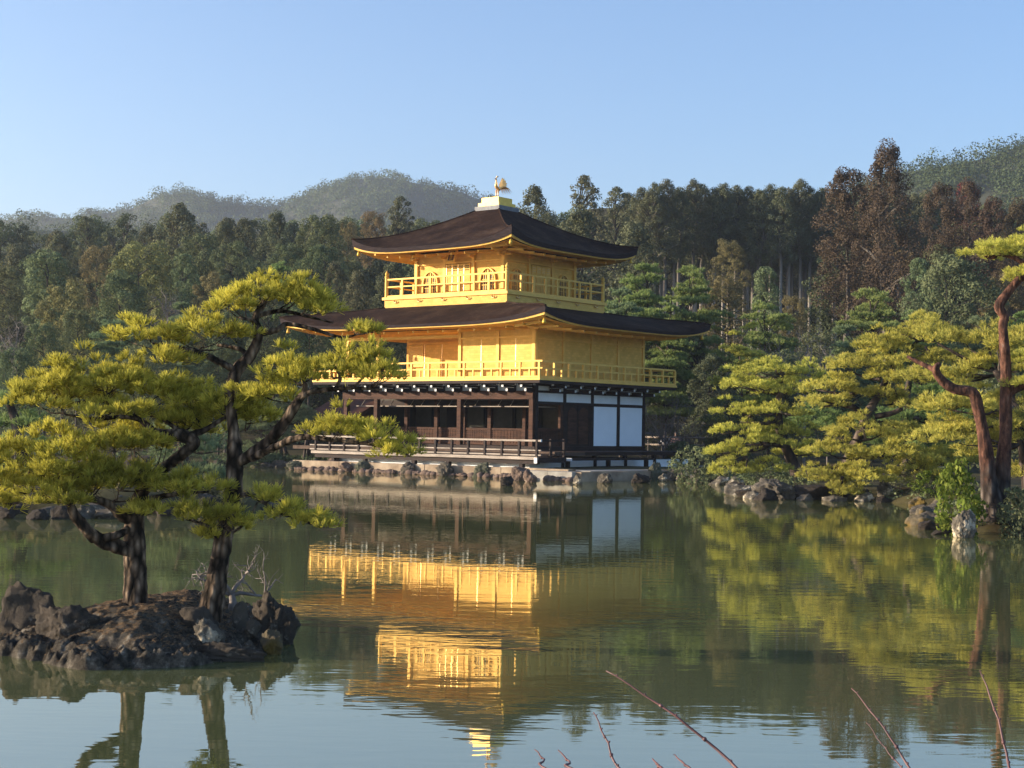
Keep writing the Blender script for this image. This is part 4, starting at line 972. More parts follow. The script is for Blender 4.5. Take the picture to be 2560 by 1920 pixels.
# ------------------------------------------------------------------ pines
def needles(P, A, L, n, w, spread, rng, jit=.015):
    """tufts at P along A: n thin needles each, with one tint per tuft and a darker sheath"""
    m = len(P); tt = np.repeat(.45 + .55 * rng.random(m), n, 0); P = np.repeat(P, n, 0); A = np.repeat(A, n, 0)
    D = A + spread * rng.normal(size=P.shape); D /= np.linalg.norm(D, axis=1)[:, None] + 1e-9
    s = np.cross(D, rng.normal(size=P.shape)); s /= np.linalg.norm(s, axis=1)[:, None] + 1e-9
    ln = L * (.7 + .45 * rng.random((len(P), 1))); P = P + jit * rng.normal(size=P.shape)
    V = np.stack([P - s * w * .5, P + s * w * .5, P + D * ln + s * w * .28, P + D * ln - s * w * .28], 1).reshape(-1, 3)
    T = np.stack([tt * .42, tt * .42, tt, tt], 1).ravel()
    return V, np.arange(4 * len(P)).reshape(-1, 4), T
def pad_clusters(c, rx, ry, rz, sp, rng, axis=(1, 0)):
    """clump centres of one cushion of foliage: a lumpy flattened dome"""
    n = int(2.6 * rx * ry * max(rz, sp * .6) / sp ** 3 * 1.15) + 5
    ph = rng.random(4) * 6.28; out = []
    ax = np.array(axis) / np.linalg.norm(axis)
    for _ in range(n):
        t = rng.random() * 2 * math.pi; q = rng.random() ** .5
        e = 1 + .16 * math.sin(3 * t + ph[0]) + .12 * math.sin(5 * t + ph[1]) + .1 * math.sin(8 * t + ph[2])
        a, b = rx * q * e * math.cos(t), ry * q * e * math.sin(t)
        top = (1 - q ** 2.4) * (.75 + .35 * math.sin(2.1 * a / rx * 2 + ph[3]))
        z = rz * (-.55 + (1.25 * top + .25) * rng.random() ** .75)
        out.append((c[0] + a * ax[0] - b * ax[1], c[1] + a * ax[1] + b * ax[0], c[2] + z))
    return np.array(out)
def dress(C, centre, cr, nt, L, nn, w, rng, spread=.42, flat=.6):
    """fill clumps with tufts that point up and out"""
    m = len(C); d = rng.normal(size=(m * nt, 3)); d /= np.linalg.norm(d, axis=1)[:, None]
    d[:, 2] = np.abs(d[:, 2]) * .9 - .18
    P = np.repeat(C, nt, 0) + d * cr * np.array([1, 1, flat]) * (rng.random((m * nt, 1)) ** .4)
    o = np.repeat(C, nt, 0) - centre; o[:, 2] *= .3; o /= np.linalg.norm(o, axis=1)[:, None] + .3
    A = d * .75 + o * .5 + np.array([0, 0, .7]); A /= np.linalg.norm(A, axis=1)[:, None]
    return needles(P, A, L, nn, w, spread, rng, cr * .03)
def twigs(mb, q, C, r0, rng, every=1, sides=4, sag=.12):
    """thin branches from q to the clumps, through a few shared forks"""
    q = Vector(q); C = [Vector(c) for c in C]; k = max(3, len(C) // 14)
    forks = [C[i] for i in rng.choice(len(C), min(k, len(C)), replace=False)]
    fp = []
    for f in forks:
        e = q + (f - q) * .82 - Vector((0, 0, (f - q).length * .05)); l = (e - q).length
        mid = q + (e - q) * .5 + Vector((rng.normal() * .07 * l, rng.normal() * .07 * l, -sag * l * rng.random()))
        m2 = q + (e - q) * .25 + Vector((rng.normal() * .05 * l, rng.normal() * .05 * l, -sag * .4 * l))
        pts, rr = smooth_path([q, m2, mid, e], [r0, r0 * .75, r0 * .55, r0 * .28], 2); mb.tube(pts, rr, sides + 1); fp.append((pts, rr))
    for i, c in enumerate(C):
        if i % every: continue
        best = min(((p - c).length, p) for pts, _ in fp for p in pts[2:]); p = best[1]
        mid = (p + c) / 2 + Vector((rng.normal(), rng.normal(), rng.normal() - .6)) * best[0] * .1
        mb.tube([p, mid, c], [r0 * .22, r0 * .16, r0 * .08], sides)
class Pine:
    """one pine: collects trunk tubes and needle cushions, then links trunk and crown under one Empty"""
    def __init__(s, label, base, seed, cat='pine tree', group=None, name='pine_tree'):
        s.o = thing(name, label, cat, base, 0, group); s.b = Vector(base); s.t = MB(); s.V = []; s.F = []; s.T = []; s.n = 0; s.rng = np.random.default_rng(seed); s.seed = seed
    def limb(s, pts, rad, n=9, sub=4, wob=.25):
        p, r = smooth_path(pts, rad, sub); s.t.tube([q - s.b for q in p], r, n, wob, s.seed)
    def pad(s, c, rx, ry, rz, q, sp, cr, nt, L, nn, w, r0=.02, every=1, spread=.42, axis=(1, 0)):
        C = pad_clusters(np.array(c), rx, ry, rz, sp, s.rng, axis) - np.array(s.b)
        V, F, T = dress(C, np.array(c) - np.array(s.b) - np.array([0, 0, rz]), cr, nt, L, nn, w, s.rng, spread)
        s.V.append(V); s.T.append(T); s.F.append(F + s.n); s.n += len(V)
        if q is not None and r0: twigs(s.t, Vector(q) - s.b, C, r0, s.rng, every)
    def done(s, bark, leaf):
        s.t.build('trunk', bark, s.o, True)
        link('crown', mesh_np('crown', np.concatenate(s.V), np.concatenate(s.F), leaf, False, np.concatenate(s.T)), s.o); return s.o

def island_pine(label, base, trunk, limbs, pads, seed):
    """trunk and limbs as (x, y, depth, radius in pixels); pads as (x0, x1, y0, y1, depth, branch x, y)"""
    P = Pine(label, base, seed, group='black pines on the island')
    for path in [trunk] + limbs:
        pts = [at2(x, y, D) for x, y, D, r in path]; P.limb(pts, [r * K * D / FPX for x, y, D, r in path], 28 if path is trunk else 16, 12)
    for x0, x1, y0, y1, D, qx, qy in pads:
        c = at2((x0 + x1) / 2, (y0 + y1) / 2, D); s = K * D / FPX
        rx, rz = (x1 - x0) / 2 * s, (y1 - y0) / 2 * s
        P.pad(c, rx * 1.02, max(.24, min(.6, rx * .75)), rz * 1.12, at2(qx, qy, D), .118, .085, 6, .076, 14, .0058, .010, 1, .36)
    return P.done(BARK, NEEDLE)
bR = at2(455, 1325, 13.75); bL = at2(295, 1312, 13.8)
island_pine('tall leaning black pine on the island, the right of its two pines', bR,
    [(447, 1335, 13.75, 33), (455, 1312, 13.75, 25), (468, 1245, 13.75, 21), (482, 1170, 13.78, 20), (496, 1095, 13.8, 18), (508, 1010, 13.8, 17), (504, 930, 13.85, 13), (498, 850, 13.9, 12.5), (510, 803, 13.95, 13), (540, 768, 14, 12), (560, 722, 14, 10), (552, 690, 14, 8), (572, 650, 14.05, 6)],
    [[(512, 1000, 13.8, 12), (568, 965, 13.7, 13), (612, 918, 13.6, 12), (640, 872, 13.55, 10), (662, 850, 13.5, 7), (705, 842, 13.5, 5), (760, 838, 13.45, 4), (825, 842, 13.4, 2)],
     [(655, 855, 13.5, 7), (659, 832, 13.5, 5), (650, 820, 13.5, 2)],
     [(560, 722, 14, 7), (600, 712, 14, 6), (622, 700, 14, 5), (680, 712, 13.95, 4), (735, 728, 13.9, 3), (775, 722, 13.9, 1.5)],
     [(512, 803, 13.95, 8), (480, 785, 13.9, 7), (430, 762, 13.85, 6), (370, 748, 13.8, 4), (330, 742, 13.8, 2)],
     [(535, 772, 14, 6), (520, 755, 14.1, 5), (470, 745, 14.2, 3)],
     [(555, 700, 14, 6), (540, 690, 13.9, 4), (520, 690, 13.85, 2.5)],
     [(545, 990, 13.7, 9), (595, 965, 13.5, 8), (650, 945, 13.35, 7), (720, 950, 13.3, 5), (790, 958, 13.25, 4), (850, 970, 13.2, 3), (885, 985, 13.2, 1.5)],
     [(722, 845, 13.5, 4), (735, 815, 13.5, 4), (722, 790, 13.5, 3)], [(760, 840, 13.45, 3), (785, 815, 13.45, 2)],
     [(496, 1075, 13.8, 5), (535, 1068, 13.7, 5), (570, 1085, 13.6, 4), (605, 1108, 13.55, 3.5), (650, 1122, 13.5, 2.5), (700, 1132, 13.45, 1.2)],
     [(490, 1150, 13.78, 4), (460, 1140, 13.6, 4), (430, 1130, 13.5, 3), (400, 1120, 13.45, 1.5)],
     [(486, 1160, 13.78, 3), (530, 1130, 13.8, 3), (556, 1085, 13.85, 2)],
     [(560, 680, 14, 6), (610, 672, 14.1, 4), (670, 685, 14.1, 3), (720, 698, 14.1, 1.5)]],
    [(478, 640, 590, 665, 14.0, 560, 665), (585, 730, 598, 668, 14.05, 600, 672), (462, 540, 630, 682, 13.9, 535, 690), (640, 735, 628, 690, 14.1, 650, 680),
     (250, 400, 678, 752, 13.8, 370, 748), (360, 530, 672, 745, 13.9, 430, 757), (330, 420, 735, 800, 13.7, 400, 758),
     (560, 700, 742, 850, 13.55, 650, 832), (680, 800, 725, 840, 13.5, 735, 815), (770, 862, 730, 845, 13.4, 800, 838), (760, 830, 690, 735, 13.9, 770, 722),
     (500, 650, 815, 880, 13.75, 560, 850), (520, 600, 860, 925, 14.2, 530, 930), (420, 560, 850, 925, 14.15, 500, 900),
     (665, 790, 882, 960, 13.3, 720, 950), (770, 850, 905, 965, 13.25, 790, 958), (820, 905, 930, 1005, 13.2, 850, 972),
     (545, 602, 1045, 1100, 13.6, 570, 1085), (590, 660, 1082, 1135, 13.5, 605, 1108), (640, 725, 1095, 1150, 13.45, 660, 1125),
     (378, 480, 1070, 1135, 13.5, 430, 1130), (450, 530, 1070, 1160, 13.55, 480, 1140), (425, 470, 1140, 1175, 13.6, 455, 1142)], 11)
island_pine('low spreading black pine on the island, the left of its two pines', bL,
    [(292, 1325, 13.8, 34), (294, 1306, 13.8, 25), (293, 1245, 13.8, 22), (292, 1180, 13.8, 22), (293, 1120, 13.85, 20), (303, 1070, 13.9, 15), (332, 1030, 13.9, 12), (365, 1003, 13.9, 12), (402, 975, 13.85, 13), (421, 957, 13.85, 12), (394, 942, 13.85, 13), (338, 933, 13.85, 9), (300, 905, 13.85, 6), (225, 868, 13.8, 4), (145, 872, 13.8, 2)],
    [[(292, 1190, 13.8, 16), (250, 1180, 13.7, 16), (212, 1165, 13.6, 14), (185, 1140, 13.5, 12), (160, 1110, 13.45, 11), (150, 1090, 13.4, 8), (120, 1072, 13.4, 5), (60, 1070, 13.4, 3)],
     [(215, 1165, 13.6, 10), (255, 1155, 13.65, 9), (280, 1140, 13.8, 8)],
     [(293, 1130, 13.85, 14), (262, 1112, 13.75, 12), (235, 1090, 13.7, 10), (195, 1078, 13.6, 7), (140, 1080, 13.5, 4), (85, 1085, 13.5, 2)],
     [(400, 942, 13.85, 8), (440, 930, 13.9, 6), (480, 905, 13.95, 4), (520, 880, 14, 2)],
     [(340, 1022, 13.9, 7), (290, 1018, 13.8, 6), (230, 1025, 13.7, 5), (150, 1030, 13.6, 3)],
     [(300, 905, 13.85, 6), (262, 900, 13.75, 5), (205, 905, 13.7, 4), (140, 895, 13.65, 2)],
     [(392, 935, 13.85, 5), (350, 905, 13.9, 4), (300, 890, 14, 3)],
     [(300, 1085, 13.9, 8), (350, 1072, 13.8, 6), (400, 1065, 13.75, 4), (450, 1062, 13.7, 2)]],
    [(25, 190, 775, 875, 13.75, 145, 870), (120, 300, 758, 860, 13.85, 225, 868), (250, 400, 780, 880, 13.9, 300, 890), (180, 340, 850, 915, 13.65, 225, 900), (20, 150, 845, 890, 13.65, 140, 893),
     (350, 470, 812, 895, 14.0, 440, 925), (330, 450, 870, 930, 14.05, 400, 930), (430, 560, 825, 905, 14.0, 490, 900),
     (60, 210, 908, 1000, 13.6, 150, 1020), (180, 320, 900, 985, 13.7, 240, 1020), (280, 370, 930, 975, 13.8, 330, 1020), (30, 160, 965, 1040, 13.5, 120, 1060), 
     (-60, 70, 985, 1075, 13.45, 60, 1068), (40, 170, 1010, 1090, 13.45, 110, 1072), (150, 290, 985, 1078, 13.6, 195, 1075), (250, 350, 1000, 1060, 13.7, 260, 1060), (300, 490, 1015, 1075, 13.75, 400, 1065), (-70, 30, 1040, 1120, 13.5, 40, 1085),
     (268, 372, 1080, 1118, 13.6, 300, 1112), (70, 200, 1055, 1100, 13.4, 140, 1082), (200, 370, 905, 990, 14.1, 290, 1018), (90, 260, 955, 1060, 13.65, 190, 1030), (330, 470, 885, 950, 14.1, 440, 930), (150, 330, 1000, 1075, 13.8, 240, 1085), (-50, 90, 925, 1010, 13.6, 60, 1030), (60, 230, 800, 880, 14.1, 145, 872), (200, 330, 770, 850, 14.0, 225, 868)], 12)

def bare_branches(mb, p, d, l, r, rng, depth, bend=.35, kids=3, droop=0.):
    p = Vector(p); d = Vector(d).normalized(); pts = [p]; n = 4
    for i in range(n):
        d = (d + Vector(rng.normal(size=3)) * bend * .5 + Vector((0, 0, -droop))).normalized(); p = p + d * l / n; pts.append(p)
    mb.tube(pts, [r * (1 - .55 * i / n) for i in range(n + 1)], 5 if depth > 1 else 4)
    if depth <= 0: return
    for k in range(kids):
        i = 1 + int(rng.random() * n); dd = (d + Vector(rng.normal(size=3)) * .75).normalized()
        bare_branches(mb, pts[i], dd, l * (.5 + .25 * rng.random()), r * .5, rng, depth - 1, bend, kids, droop)
rng = np.random.default_rng(5)
b = at2(500, 1300, 14.6); o = thing('bare_shrub', 'leafless twisted grey shrub behind the right island pine trunk', 'shrub', b)
m = MB()
for dd, l in (((-.8, .2, .5), .34), ((.9, 0, .45), .36), ((.3, .3, .9), .3), ((-.3, -.2, .8), .3)): bare_branches(m, (0, 0, .06), dd, l, .022, rng, 3, .6, 3)
m.tube([(0, 0, -.12), (.015, 0, 0), (0, 0, .07)], [.045, .035, .028], 7); m.build('branches', TWIG, o, True)

# ------------------------------------------------------------------ pines on the shores
def shore_pine(label, base, D, paths, pads, seed, leaf, bark, sp, L, w, nn=7, nt=8, group='pines on the pond shore', every=3, depth=.8, cr=None, spread=.42):
    """paths as lists of (x, y, depth offset, radius in metres); pads as (x0, x1, y0, y1, depth offset, branch x, y)"""
    P = Pine(label, base, seed, group=group)
    for path in paths: P.limb([at2(x, y, D + dd) for x, y, dd, r in path], [r for *_, r in path], 10, 4)
    for x0, x1, y0, y1, dd, qx, qy in pads:
        s = K * (D + dd) / FPX; rx, rz = (x1 - x0) / 2 * s, (y1 - y0) / 2 * s
        P.pad(at2((x0 + x1) / 2, (y0 + y1) / 2, D + dd), rx * 1.12, max(.5, rx * depth), rz * 1.1, at2(qx, qy, D + dd), sp, cr or sp * .72, nt, L, nn, w, .05, every, spread)
    return P.done(bark, leaf)
# twin trunk red pine at the right edge
bE = at2(2148, 1108, 31.8)
shore_pine('twin trunk red barked pine on the right bank beside a bright green bush', bE, 31.8,
    [[(2143, 1125, 0, .34), (2142, 1095, 0, .25), (2135, 1040, 0, .18), (2126, 950, 0, .14), (2112, 880, 0, .125), (2100, 848, 0, .115), (2062, 840, 0, .10), (2032, 818, 0, .09), (2022, 797, -.1, .08), (2030, 785, -.1, .05)],
     [(2022, 800, 0, .07), (2000, 790, .2, .05), (1960, 770, .5, .03)],
     [(2152, 1120, .1, .30), (2160, 1070, .1, .18), (2167, 1010, .1, .155), (2172, 930, .1, .135), (2174, 850, .1, .12), (2171, 770, .1, .11), (2166, 705, .1, .095), (2170, 685, .1, .09), (2158, 662, .1, .10), (2175, 635, .1, .085), (2200, 605, .1, .08), (2240, 570, .1, .07), (2290, 540, .1, .05)],
     [(2174, 850, .1, .12), (2200, 835, .1, .11), (2240, 822, .1, .09), (2300, 800, .1, .05)],
     [(2225, 580, .1, .06), (2190, 556, .2, .05), (2150, 548, .3, .03)]],
    [(2095, 2190, 510, 570, .4, 2150, 552), (2150, 2260, 500, 560, .2, 2220, 575), (2190, 2300, 560, 620, .1, 2260, 575),
     (2180, 2290, 735, 800, .2, 2240, 822), (2195, 2330, 790, 850, -.2, 2260, 818)],
    31, NEEDLE_MID, BARKRED, .20, .10, .008, 10, 11)
# yellow pine that droops to the water
bD = at(2100, 1215, 48.5)
shore_pine('broad bright yellow pine drooping to the water on the right shore', bD, 47.5,
    [[(1815, 1050, 1, .20), (1830, 1000, .8, .17), (1862, 930, .6, .15), (1868, 900, .5, .13), (1900, 850, .4, .11), (1930, 790, .3, .08), (1990, 730, .2, .05)],
     [(1868, 905, .5, .10), (1845, 880, .4, .09), (1800, 872, .2, .06)], [(1890, 900, .5, .09), (1925, 893, .3, .09), (1950, 882, .2, .07)],
     [(1840, 990, .8, .09), (1900, 975, .4, .07), (1970, 970, 0, .05)], [(1840, 1000, .8, .08), (1790, 1010, .3, .05)]],
    [(1920, 2090, 680, 752, 0, 1990, 735), (1850, 1960, 700, 770, .3, 1930, 770), (1960, 2110, 735, 800, -.2, 2000, 750), (1790, 1930, 745, 812, 0, 1900, 820), (1880, 2010, 770, 840, -.5, 1930, 800),
     (1745, 1860, 800, 858, .2, 1850, 850), (1850, 1960, 820, 870, .2, 1900, 850), (1730, 1840, 845, 890, -.2, 1810, 872), (1900, 2000, 845, 890, .5, 1930, 870),
     (1790, 1920, 890, 955, -.6, 1870, 950), (1900, 2050, 895, 960, -.4, 1950, 950), (1750, 1860, 930, 1000, -.8, 1830, 990), (1850, 2000, 940, 1010, -1.0, 1900, 985), (1970, 2110, 940, 1020, -.3, 1990, 990),
     (1735, 1840, 985, 1060, -.9, 1800, 1020), (1820, 1950, 985, 1055, -1.2, 1860, 1010), (1930, 2060, 990, 1040, -.6, 1960, 1000), (1790, 1870, 1030, 1080, -1.3, 1820, 1030)],
    32, NEEDLE_MID, BARKM, .29, .125, .0125, 9, 12)
# layered pine nearer the pavilion
bC = at2(1722, 1030, 53)
shore_pine('layered yellow green pine with a leaning bare trunk right of the pavilion', bC, 52.5,
    [[(1728, 1040, .5, .30), (1715, 1005, .5, .20), (1697, 965, .4, .18), (1684, 930, .3, .15), (1682, 895, .2, .13), (1684, 850, .1, .10), (1690, 800, 0, .06)],
     [(1693, 962, .4, .12), (1665, 958, 0, .11), (1640, 970, -.2, .09), (1615, 974, -.3, .05)], [(1684, 905, .2, .09), (1650, 915, 0, .07), (1600, 910, 0, .04)], [(1684, 850, .1, .07), (1640, 845, .1, .05)], [(1684, 855, .1, .07), (1720, 835, .1, .04)]],
    [(1585, 1745, 778, 815, 0, 1690, 815), (1700, 1790, 780, 840, .5, 1720, 830), (1550, 1680, 808, 850, -.2, 1650, 845), (1640, 1750, 818, 862, -.3, 1690, 840), (1545, 1640, 862, 905, -.1, 1620, 900), (1620, 1730, 862, 908, -.4, 1684, 890),
     (1550, 1650, 905, 945, -.2, 1620, 925), (1640, 1760, 900, 955, .3, 1684, 930), (1590, 1700, 930, 970, -.6, 1650, 958), (1530, 1630, 945, 995, -.2, 1610, 974), (1680, 1780, 940, 1000, .8, 1700, 980), (1535, 1640, 985, 1035, -.4, 1610, 985), (1620, 1700, 980, 1030, -.2, 1660, 990)],
    33, NEEDLE_MID, BARKM, .32, .14, .014, 9, 12)
for lab, bx, by, D, paths, pads, sd, leaf in [
    ('green pine spreading behind the twin trunks at the right edge', 2225, 1060, 42, [[(2225, 1075, 0, .22), (2215, 980, 0, .18), (2195, 880, 0, .14), (2150, 800, 0, .08)]],
     [(1965, 2100, 775, 840, .5, 2150, 810), (2080, 2215, 745, 820, .3, 2150, 800), (2000, 2130, 830, 900, .2, 2190, 880), (2110, 2250, 810, 900, .5, 2195, 880), (2000, 2140, 885, 950, 0, 2200, 900), (2130, 2270, 890, 980, 0, 2215, 950), (2180, 2300, 960, 1050, .3, 2220, 990), (2060, 2150, 940, 1000, .4, 2200, 960), (1980, 2090, 690, 760, .6, 2150, 800), (2080, 2230, 690, 750, .5, 2150, 800), (1985, 2130, 830, 905, -.6, 2190, 880), (2090, 2250, 865, 940, -.5, 2200, 900), (1990, 2110, 900, 975, -.4, 2200, 960), (2120, 2290, 700, 770, -.4, 2160, 800)], 34, NEEDLE_MID),
    ('dull green pine filling the gap behind the yellow pine', 1960, 1010, 58, [[(1960, 1030, 0, .22), (1955, 900, 0, .16), (1970, 790, 0, .08)]],
     [(1900, 2030, 860, 930, 0, 1955, 900), (2000, 2140, 850, 925, 0, 1960, 900), (1880, 2000, 920, 1000, 0, 1955, 950), (1990, 2120, 930, 1020, .5, 1955, 960), (1720, 1850, 860, 940, .5, 1955, 900), (1960, 2100, 790, 870, .4, 1970, 820)], 35, NEEDLE_GRN)]:
    shore_pine(lab, at2(bx, by, D), D, paths, pads, sd, leaf, BARKM, .34, .15, .015, 8, 11)
# pines on the bank behind the island, and by the water left of the pavilion
for lab, bx, by, D, paths, pads, sd, leaf in [
    ('green pine on the far left bank behind the island pines', 40, 1080, 36, [[(40, 1095, 0, .2), (50, 1000, 0, .15), (30, 900, 0, .1), (10, 850, 0, .06)]],
     [(-70, 60, 835, 890, 0, 20, 870), (-40, 110, 880, 940, .3, 30, 910), (-80, 50, 925, 985, 0, 35, 950), (30, 150, 940, 990, .3, 45, 960), (-30, 90, 985, 1050, .2, 45, 1010)], 36, NEEDLE_GRN),
    ('low dark pine on the bank seen between the two island trunks', 400, 1075, 38, [[(400, 1085, 0, .16), (405, 1020, 0, .12), (390, 960, 0, .08), (380, 920, 0, .05)]],
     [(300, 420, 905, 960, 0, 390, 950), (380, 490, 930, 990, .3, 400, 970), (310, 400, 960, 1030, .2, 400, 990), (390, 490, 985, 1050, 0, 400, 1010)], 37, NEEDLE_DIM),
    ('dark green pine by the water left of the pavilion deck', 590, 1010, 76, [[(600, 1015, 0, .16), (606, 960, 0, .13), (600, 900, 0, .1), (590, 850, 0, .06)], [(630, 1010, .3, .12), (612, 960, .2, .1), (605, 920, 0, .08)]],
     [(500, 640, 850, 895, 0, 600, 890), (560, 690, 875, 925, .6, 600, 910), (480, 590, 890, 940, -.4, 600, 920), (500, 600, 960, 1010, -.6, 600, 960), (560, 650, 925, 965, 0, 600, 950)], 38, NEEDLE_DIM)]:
    shore_pine(lab, at2(bx, by, D), D, paths, pads, sd, leaf, BARKM, .30, .15, .014, 8, 10)
# prop legs beside the pavilion
pr = thing('pine_prop', 'wooden legs propping a pine at the water left of the pavilion deck', 'prop', at2(655, 1015, 74))
for a, b in (((652, 1018), (666, 925)), ((668, 1018), (664, 925)), ((678, 1012), (666, 930))): MB().tube([at2(*a, 74) - pr.location, at2(*b, 74) - pr.location], .07, 7).build('leg', BARKM, pr, True)
MB().tube([at2(630, 932, 74) - pr.location, at2(700, 925, 74) - pr.location], .06, 7).build('cross_bar', BARKM, pr, True)

# ------------------------------------------------------------------ the woods behind: one crown and one trunk mesh per pattern, copied tree by tree
def gen_crown(seed, shape, lobes, leaves, lr, leaf, lean=.4, z0=.22, squash=.8, up=.25, hang=0., A=1.):
    """a crown A units tall and about one unit wide, of leafy lobes, stored one unit tall"""
    rng = np.random.default_rng(seed); P_ = []; D_ = []; S_ = []; C = []; ph = rng.random(3) * 6.28
    for k in range(lobes):
        t = ((k + .5) / lobes) ** .9; z = z0 + (1 - z0) * t * .97
        if shape == 'round': rad = .44 * math.sin(math.pi * min(.93, .14 + .80 * t)) ** .6
        elif shape == 'cone': rad = .44 * (1 - t) ** .65 + .04
        elif shape == 'flame': rad = .43 * max(.02, 1 - t ** 2.4) ** .6 * min(1, .55 + 2 * t)
        rad *= 1 + .18 * math.sin(9 * t + ph[0])
        a = k * 2.39996 + rng.normal() * .6; q = rad * (.3 + .7 * rng.random() ** .5)
        c = np.array([q * math.cos(a), q * math.sin(a), z * A]); s = lr * (.6 + .8 * rng.random()) * (1 - .35 * t); C.append(c * np.array([1, 1, 1 / A]))
        d = rng.normal(size=(leaves, 3)); d[:, 2] += up; d /= np.linalg.norm(d, axis=1)[:, None]
        r = (.62 + .45 * rng.random((leaves, 1)) ** .6)
        p = c + d * r * s * np.array([1, 1, squash]); p[:, 2] -= hang * s * rng.random(leaves) * (.3 + np.hypot(d[:, 0], d[:, 1]))
        P_.append(p); D_.append(d); S_.append(np.full(leaves, leaf))
    V, F = quads(np.concatenate(P_), np.concatenate(D_), np.concatenate(S_), rng, lean)
    V[:, 2] /= A; return V, F, C
def gen_trunk(seed, C, r=.018, top=.9, every=3, wig=.015):
    rng = np.random.default_rng(seed); m = MB(); pts = []; x = y = 0; m.tube([(0, 0, -1.3), (0, 0, -.6), (0, 0, -.02)], [r * 1.15, r * 1.1, r], 7)
    for k in range(9):
        t = k / 8; pts.append(Vector((x, y, -.03 + top * t))); x += rng.normal() * wig; y += rng.normal() * wig
    m.tube(pts, [r * (1 - .8 * k / 8) for k in range(9)], 7)
    for i, c in enumerate(C):
        if i % every: continue
        z = max(.05, c[2] - .10); k = min(8, max(0, (z + .03) / top * 8)); a = pts[int(k)].lerp(pts[min(8, int(k) + 1)], k - int(k))
        m.tube([a, (a + Vector(c)) / 2 + Vector((0, 0, .01)), Vector(c)], [r * .35, r * .25, r * .1], 4)
    me = bpy.data.meshes.new('trunk'); me.from_pydata(m.v, [], m.f); return me
def gen_pine_unit(seed, layers=7, sp=.075, L=.040, w=.0065, A=2.):
    """a whole garden pine: flat cushions in layers, A units tall, stored one unit tall"""
    rng = np.random.default_rng(seed); V_ = []; F_ = []; T_ = []; n = 0; C = []
    for k in range(layers):
        t = (k + .5) / layers; rad = .36 * (1 - t) ** .6 + .08; z = (.26 + .70 * t) * A
        for j in range(2 if t > .8 else 4):
            a = k * 2.4 + j * 1.57 + rng.normal() * .4; q = rad * (.25 + .7 * rng.random())
            c = np.array([q * math.cos(a), q * math.sin(a), z + rng.normal() * .05]); rx = rad * (.55 + .3 * rng.random())
            cl = pad_clusters(c, rx, rx * .85, .07, sp, rng); V, F, T = dress(cl, c - np.array([0, 0, .06]), sp * .8, 9, L, 8, w, rng, .4)
            V_.append(V); T_.append(T); F_.append(F + n); n += len(V); C.append(c * np.array([1, 1, 1 / A]))
    V = np.concatenate(V_); V[:, 2] /= A; return V, np.concatenate(F_), C, np.concatenate(T_)
KIND = {}
def kind(key, crown, bark, leaf, tr=dict()):
    V, F, C = crown[:3]; me = mesh_np('crown', V, F, leaf, False, crown[3] if len(crown) > 3 else None); tm = gen_trunk(len(KIND) + 3, C, **tr); tm.materials.append(bark)
    KIND.setdefault(key, []).append((me, tm))
ASPECT = dict(broad=1.5, cypress=2.4, airy=2.6, stand=3.6, pine=2., olive=1.5, brown=2.3, pale=2., brightpine=2., dimpine=2., redtree=1.5, bare=1.6)
for s in range(3):
    kind('broad', gen_crown(100 + s, 'round', 60, 260, .15, .0135, z0=.12, A=1.5), BARKDIM, LEAF_DARK)
    kind('cypress', gen_crown(110 + s, 'flame', 95, 170, .135, .0145, z0=.08, up=.2, hang=.6, squash=.55, A=2.4), BARKDIM, LEAF_CYP)
    kind('airy', gen_crown(120 + s, 'flame', 75, 120, .115, .0145, z0=.15, up=.2, hang=.4, squash=.5, A=2.6), BARKDIM, LEAF_CYP, dict(every=1))
    kind('stand', gen_crown(130 + s, 'flame', 80, 150, .15, .015, z0=.06, hang=.6, squash=.7, A=1.9), BARKPALE, LEAF_CYP, dict(r=.034))
    kind('pine', gen_pine_unit(160 + s), BARKM, NEEDLE_GRN, dict(every=1))
for s in range(2):
    kind('olive', gen_crown(140 + s, 'round', 60, 230, .14, .0125, z0=.12, A=1.5), BARKDIM, LEAF_OLIVE)
    kind('brown', gen_crown(150 + s, 'flame', 50, 420, .15, .0125, z0=.14, squash=1.05, up=.1, lean=.45, hang=.3, A=2.3), BARKPALE, LEAF_BROWN, dict(r=.03))
    kind('pale', gen_crown(170 + s, 'cone', 70, 190, .12, .013, z0=.08, A=2.), BARKDIM, LEAF_PALE)
    kind('brightpine', gen_pine_unit(180 + s, 6), BARKM, NEEDLE_MID, dict(every=1))
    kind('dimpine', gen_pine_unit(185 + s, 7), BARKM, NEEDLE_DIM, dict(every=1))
kind('redtree', gen_crown(190, 'round', 40, 90, .14, .018, z0=.2, A=1.5), BARKDIM, LEAF_PINK)
def bare_unit(seed, mat_):
    rng = np.random.default_rng(seed); m = MB(); m.tube([(0, 0, -1.), (0, 0, -.03), (.01, 0, .14), (0, .01, .26)], [.024, .022, .018, .014], 6)
    for k in range(7): bare_branches(m, (0, .005, .12 + .025 * k), (math.cos(k * 2.4), math.sin(k * 2.4), .9), .42, .011, rng, 3, .35, 4)
    me = bpy.data.meshes.new('branches'); me.from_pydata(m.v, [], m.f); me.materials.append(mat_); return me
BARE = [bare_unit(200 + s, TWIG) for s in range(2)]
NAMES = dict(broad='broadleaf_tree', cypress='cypress_tree', airy='cypress_tree', stand='cypress_tree', pine='pine_tree', olive='broadleaf_tree', brown='cedar_tree', pale='conifer_tree', brightpine='pine_tree', dimpine='pine_tree', redtree='broadleaf_tree', bare='bare_tree')
_cnt = {}
